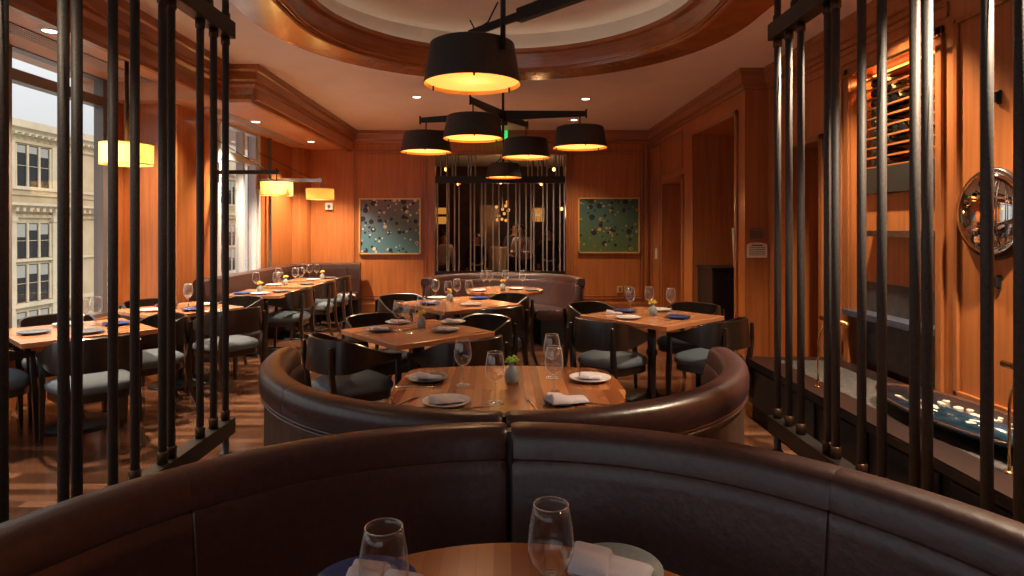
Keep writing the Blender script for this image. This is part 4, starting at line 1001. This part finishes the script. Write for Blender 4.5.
def gooseneck(x, y, label):
    t = thing('display_lamp', label, 'lamp', (x, y, .4505))
    b = nb(); lathe(b, [(0, 0), (.022, 0), (.022, .006), (.008, .012), (0, .012)], 16)
    tube(b, [(0, 0, .01), (0, 0, .30), (.01, 0, .37), (.035, 0, .42), (.075, 0, .45), (.12, 0, .455)], .006, 10); obj('neck', b, 'brass', t, True)
    b = nb(); tube(b, [(.11, .17, .455), (.11, -.17, .455)], .017, 14); obj('lamp_head', b, 'brass', t, True)
    return t
gooseneck(2.18, 4.29, 'brass gooseneck display lamp at far end of low counter')
gooseneck(2.27, 2.78, 'brass gooseneck display lamp at near end of low counter')
# long oval dish with stones
t = thing('oval_dish', 'long dark blue and brown oval dish on low counter', 'bowl', (2.50, 3.42, .4505))
def oval(sc, z): return [(.25 * sc * math.cos(2 * math.pi * k / 48), .62 * sc * math.sin(2 * math.pi * k / 48), z) for k in range(48)]
b = nb(); loft(b, [oval(.45, 0), oval(.72, .03), oval(.90, .055), oval(1., .085)], caps=True); obj('outer_shell', b, 'bowl_blue', t, True)
b = nb(); loft(b, [oval(1.0, .085), oval(1.0, .092), oval(.97, .092), oval(.83, .062), oval(.7, .045)], caps=False); b.faces.new([b.verts.new(p) for p in oval(.71, .047)]); obj('inner_glaze', b, 'bowl_brown', t, True)
rnd = random.Random(2)
for i in range(100):
    a = rnd.uniform(0, 6.283); r = math.sqrt(rnd.uniform(.12, 1)) * .70
    x, y = .25 * r * math.cos(a), .62 * r * math.sin(a)
    if i == 0:
        b = nb(); bmesh.ops.create_icosphere(b, subdivisions=2, radius=1)
        for v in b.verts: v.co *= 1 + .12 * math.sin(v.co.x * 5 + v.co.y * 3)
        pb = obj('pebble', b, 'pebble', None, True); tag(pb, 'small pale pebble lying in the long oval dish', 'pebble', 'pebbles in the oval dish'); o = pb
    else: o = pb.copy(); C.objects.link(o)
    s = rnd.uniform(.015, .026); o.scale = (s, s * 1.15, s * .7); o.location = (2.50 + x, 3.42 + y, .4505 + .052 + s * .7 + .012 * (1 - r / .7)); o.rotation_euler = (0, 0, a)

# ------------------------------------------------------------------ the room beyond the screen
t = thing('ice_bucket', 'tall pale gold wine bucket behind the back screen', 'bucket', ((499.5 - CX) * 11.5 / F, 11.5, 0))
b = nb(); lathe(b, [(0, 0), (.16, 0), (.16, .02), (.03, .05), (.03, .60), (0, .60)], 24); obj('stand', b, 'black_iron', t, True)
b = nb(); lathe(b, [(0, .60), (.09, .60), (.105, .62), (.165, 1.19), (.172, 1.20), (.165, 1.20), (.158, 1.19), (.10, .64), (0, .63)], 32); obj('bucket_body', b, 'champagne_gold', t, True)
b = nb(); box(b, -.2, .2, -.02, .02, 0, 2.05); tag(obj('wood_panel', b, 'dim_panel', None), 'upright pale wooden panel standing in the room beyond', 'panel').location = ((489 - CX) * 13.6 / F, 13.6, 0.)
t = thing('lantern_window', 'lit amber gridded panel glowing in the room beyond', 'light', ((538.5 - CX) * 14.5 / F, 14.5, 1.86))
for i in range(3):
    for j in range(2):
        b = nb(); box(b, -.14 + i * .095, -.06 + i * .095, -.01, .01, -.16 + j * .17, -.02 + j * .17); obj('pane', b, 'lit_pane', t)
b = nb(); box(b, -.16, .15, .011, .03, -.18, .17); obj('frame', b, 'cabinet_black', t)
b = nb(); tube(b, [(.12, .02, .17), (.12, .02, 1.33)], .012, 6); tube(b, [(-.12, .02, .17), (-.12, .02, 1.33)], .012, 6); obj('hanger', b, 'cabinet_black', t)
light('POINT', ((538.5 - CX) * 14.5 / F, 14.2, 1.9), 10, (1, .5, .2), .1, name='lantern_light')
t = thing('glass_chandelier', 'cluster of small glowing amber bulbs in the room beyond', 'lamp', ((502.5 - CX) * 13.2 / F, 13.2, 1.95))
b = nb(); tube(b, [(0, 0, 0), (0, 0, 1.24)], .012, 6); obj('stem', b, 'black_iron', t)
rnd = random.Random(9)
for k in range(12):
    b = nb(); bmesh.ops.create_uvsphere(b, u_segments=10, v_segments=6, radius=.035, matrix=Matrix.Translation((rnd.uniform(-.16, .16), rnd.uniform(-.16, .16), rnd.uniform(-.28, .20)))); obj('bulb', b, 'warm_glow', t, True)
light('POINT', ((502.5 - CX) * 13.2 / F, 12.8, 2.0), 12, (1, .5, .2), .1, name='cluster_light')
for px, py, d, l in ((446, 169.5, 11.6, 'small orange pendant bulb beyond, far left above screen rail'), (554, 169.5, 11.6, 'small orange pendant bulb beyond, far right above screen rail'), (458.5, 184, 12.4, 'small orange pendant bulb beyond, left below screen rail'), (541.5, 184, 12.4, 'small orange pendant bulb beyond, right below screen rail'), (500.5, 182.5, 12.4, 'small orange pendant bulb beyond, at middle of screen rail'), (561.5, 209, 12.9, 'small orange pendant bulb beyond, lowest at the right')):
    x, z = (px - CX) * d / F, EH + (HY - py) * d / F
    t = thing('pendant_bulb', l, 'lamp', (x, d, z), 0, 'pendant bulbs in the room beyond')
    b = nb(); bmesh.ops.create_uvsphere(b, u_segments=12, v_segments=8, radius=.032); obj('bulb', b, 'bulb_dim', t, True)
    b = nb(); lathe(b, [(.012, .03), (.10, .035), (.10, .045), (.012, .06)], 16); tube(b, [(0, 0, .04), (0, 0, 3.2 - z)], .006, 6); obj('cap', b, 'black_iron', t)
    if py > 180: light('POINT', (x, d, z - .1), 14, (1, .45, .18), .04, t)
t = thing('wall_sconce', 'amber double glowing wall sconce in room beyond, left edge', 'lamp', ((441.5 - CX) * 13.8 / F, 13.8, 1.8))
b = nb(); box(b, -.12, .12, -.06, .06, .06, .20); box(b, -.12, .12, -.06, .06, -.16, .0); obj('shade', b, 'lit_pane', t, bev=.01)
b = nb(); box(b, -.02, .02, .0, .04, -1.8, .25); obj('post', b, 'black_iron', t)

def person(x, y, rz, label, shirt, trousers, h=1.72, lean=0., arms='down', sit=False):
    t = thing('person', label, 'person', (x, y, 0), rz); k = h / 1.75
    ln = lean
    def J(a, b_, c):
        if c > .95: b_ = b_ + (c - .95) * ln
        return Vector((a * k, b_ * k, c * k))
    pts = {'pel': J(0, 0, .95), 'abd': J(0, .0, 1.1), 'ch': J(0, 0, 1.3), 'nk': J(0, .0, 1.46), 'nk2': J(0, .015, 1.53), 'hd': J(0, .03, 1.62), 'tp': J(0, .02, 1.70)}
    rad = {'pel': .15, 'abd': .135, 'ch': .16, 'nk': .065, 'nk2': .055, 'hd': .085, 'tp': .06}
    E = [('pel', 'abd'), ('abd', 'ch'), ('ch', 'nk'), ('nk', 'nk2'), ('nk2', 'hd'), ('hd', 'tp')]
    for s, n in ((-1, 'l'), (1, 'r')):
        pts.update({n + 'sh': J(s * .19, 0, 1.40), n + 'el': J(s * .25, .0 if arms == 'down' else .06, 1.13), n + 'wr': J(s * .24, .06, .90) if arms == 'down' else J(s * .12, .30, 1.12), n + 'ha': J(s * .24, .09, .80) if arms == 'down' else J(s * .08, .38, 1.13),
                    n + 'hi': J(s * .09, 0, .90), n + 'kn': J(s * .10, .02, .50), n + 'an': J(s * .10, -.02, .09), n + 'to': J(s * .11, .14, .035)})
        rad.update({n + 'sh': .062, n + 'el': .045, n + 'wr': .03, n + 'ha': .035, n + 'hi': .092, n + 'kn': .058, n + 'an': .042, n + 'to': .035})
        E += [('ch', n + 'sh'), (n + 'sh', n + 'el'), (n + 'el', n + 'wr'), (n + 'wr', n + 'ha'), ('pel', n + 'hi'), (n + 'hi', n + 'kn'), (n + 'kn', n + 'an'), (n + 'an', n + 'to')]
    def skin(name, keys, mat, grow, root):
        me = bpy.data.meshes.new(name); ks = [q for q in pts if q in keys]; ix = {q: i for i, q in enumerate(ks)}
        me.from_pydata([pts[q] for q in ks], [(ix[a], ix[c]) for a, c in E if a in ix and c in ix], [])
        o = bpy.data.objects.new(name, me); C.objects.link(o); o.parent = t; me.materials.append(M[mat])
        md = o.modifiers.new('skin', 'SKIN')
        for i, q in enumerate(ks):
            sv = me.skin_vertices[0].data[i]; sv.radius = (rad[q] * k + grow, (rad[q] * .8 if q in ('pel', 'abd', 'ch') else rad[q]) * k + grow); sv.use_root = (q == root)
        o.modifiers.new('sub', 'SUBSURF').levels = 1; o.modifiers['sub'].render_levels = 2; md.use_smooth_shade = True
        return o
    skin('body', set(pts), 'skin', 0, 'pel')
    skin('shirt', {'pel', 'abd', 'ch', 'nk', 'lsh', 'rsh', 'lel', 'rel', 'lwr', 'rwr'}, shirt, .012, 'pel')
    skin('trousers', {'pel', 'lhi', 'rhi', 'lkn', 'rkn', 'lan', 'ran'}, trousers, .013, 'pel')
    hd = pts['hd']
    b = nb(); bmesh.ops.create_uvsphere(b, u_segments=16, v_segments=10, radius=.105 * k, matrix=Matrix.Translation(hd + Vector((0, -.015, .035))))
    bmesh.ops.bisect_plane(b, geom=b.verts[:] + b.edges[:] + b.faces[:], plane_co=hd + Vector((0, .0, .0)), plane_no=Vector((0, .75, -.7)), clear_outer=True); obj('hair', b, 'hair_dark', t, True)
    b = nb(); lathe(b, [(.0, .03), (.014, -.01), (0, -.016)], 8); bmesh.ops.translate(b, verts=b.verts, vec=hd + Vector((0, .095 * k, -.01)))
    for s in (-1, 1): bmesh.ops.create_uvsphere(b, u_segments=8, v_segments=6, radius=.013, matrix=Matrix.Translation(hd + Vector((s * .095 * k, 0, -.01))))
    obj('face', b, 'skin', t, True)
    return t
person((524.5 - CX) * 12.9 / F, 12.9, R_(150), 'person in white shirt and dark apron leaning forward beyond the screen', 'shirt_white', 'cloth_dark', 1.62, .25, 'fwd')
person((514.5 - CX) * 13.5 / F, 13.5, R_(200), 'person in dark blue beside the white-shirted one beyond the screen', 'cloth_blue', 'cloth_dark', 1.66, 0, 'down')
person((477 - CX) * 12.6 / F, 12.6, R_(180), 'person in black at left behind the back screen', 'cloth_dark', 'cloth_dark', 1.42)
person((443 - CX) * 12.4 / F, 12.4, R_(200), 'person in pale shirt at far left behind the back screen', 'shirt_white', 'cloth_dark', 1.46)
person((549 - CX) * 12.8 / F, 12.8, R_(170), 'person in black at right behind the back screen', 'cloth_dark', 'cloth_dark', 1.55)

# ------------------------------------------------------------------ daylight, camera
sun = light('SUN', (10, 20, 40), 1.15, (1, .95, .88), name='facade_fill_sun', angle=R_(12)); sun.rotation_euler = Vector((-1, .45, -.85)).to_track_quat('-Z', 'Y').to_euler()  # sun lamp added under the overcast sky to brighten the facade
w = bpy.data.worlds.new('overcast'); bpy.context.scene.world = w; w.use_nodes = True
nt = w.node_tree; bg = nt.nodes['Background']
bg.inputs['Color'].default_value = (.98, .99, 1., 1)
# overcast sky: three times brighter overhead than at the horizon
tc = nt.nodes.new('ShaderNodeTexCoord'); sx = nt.nodes.new('ShaderNodeSeparateXYZ'); mu = nt.nodes.new('ShaderNodeMath'); mu.operation = 'MULTIPLY_ADD'; mu.use_clamp = False
mu.inputs[1].default_value = 1.2; mu.inputs[2].default_value = .46; mx = nt.nodes.new('ShaderNodeMath'); mx.operation = 'MAXIMUM'; mx.inputs[1].default_value = .55
nt.links.new(tc.outputs['Generated'], sx.inputs[0]); nt.links.new(sx.outputs['Z'], mu.inputs[0]); nt.links.new(mu.outputs[0], mx.inputs[0]); nt.links.new(mx.outputs[0], bg.inputs['Strength'])
def portal(loc, ry, sx, sy):
    l = bpy.data.lights.new('window_portal', 'AREA'); l.shape = 'RECTANGLE'; l.size = sx; l.size_y = sy; l.cycles.is_portal = True
    o = bpy.data.objects.new('window_portal', l); C.objects.link(o); o.location = loc; o.rotation_euler = (0, ry, 0); return o
portal((XLN - .2, 2.1, 1.83), R_(-90), 2.45, 9.0); portal((-1.9, -2.75, 1.8), 0, 4.2, 2.4).rotation_euler = (R_(90), 0, 0)
portal((XLF - .2, 8.5, 1.85), R_(-90), 2.1, 1.3)

sc = bpy.context.scene
cam = bpy.data.cameras.new('camera'); co = bpy.data.objects.new('camera', cam); C.objects.link(co); sc.camera = co
co.location = (0, 0, EH); co.rotation_euler = (R_(90), 0, 0)
cam.sensor_width = 36; cam.lens = 36 * F / 1024; cam.shift_x = (512 - CX) / 1024; cam.shift_y = -(288 - HY) / 1024
cam.clip_start = .05; cam.clip_end = 300
vs = sc.view_settings; vs.view_transform = 'Standard'; vs.look = 'None'; vs.gamma = 1; vs.use_curve_mapping = False; vs.exposure = .55
sc.cycles.max_bounces = 10; sc.cycles.diffuse_bounces = 5; sc.cycles.glossy_bounces = 4; sc.cycles.transparent_max_bounces = 24; sc.cycles.sample_clamp_indirect = 4.
sc.cycles.caustics_reflective = False; sc.cycles.caustics_refractive = False
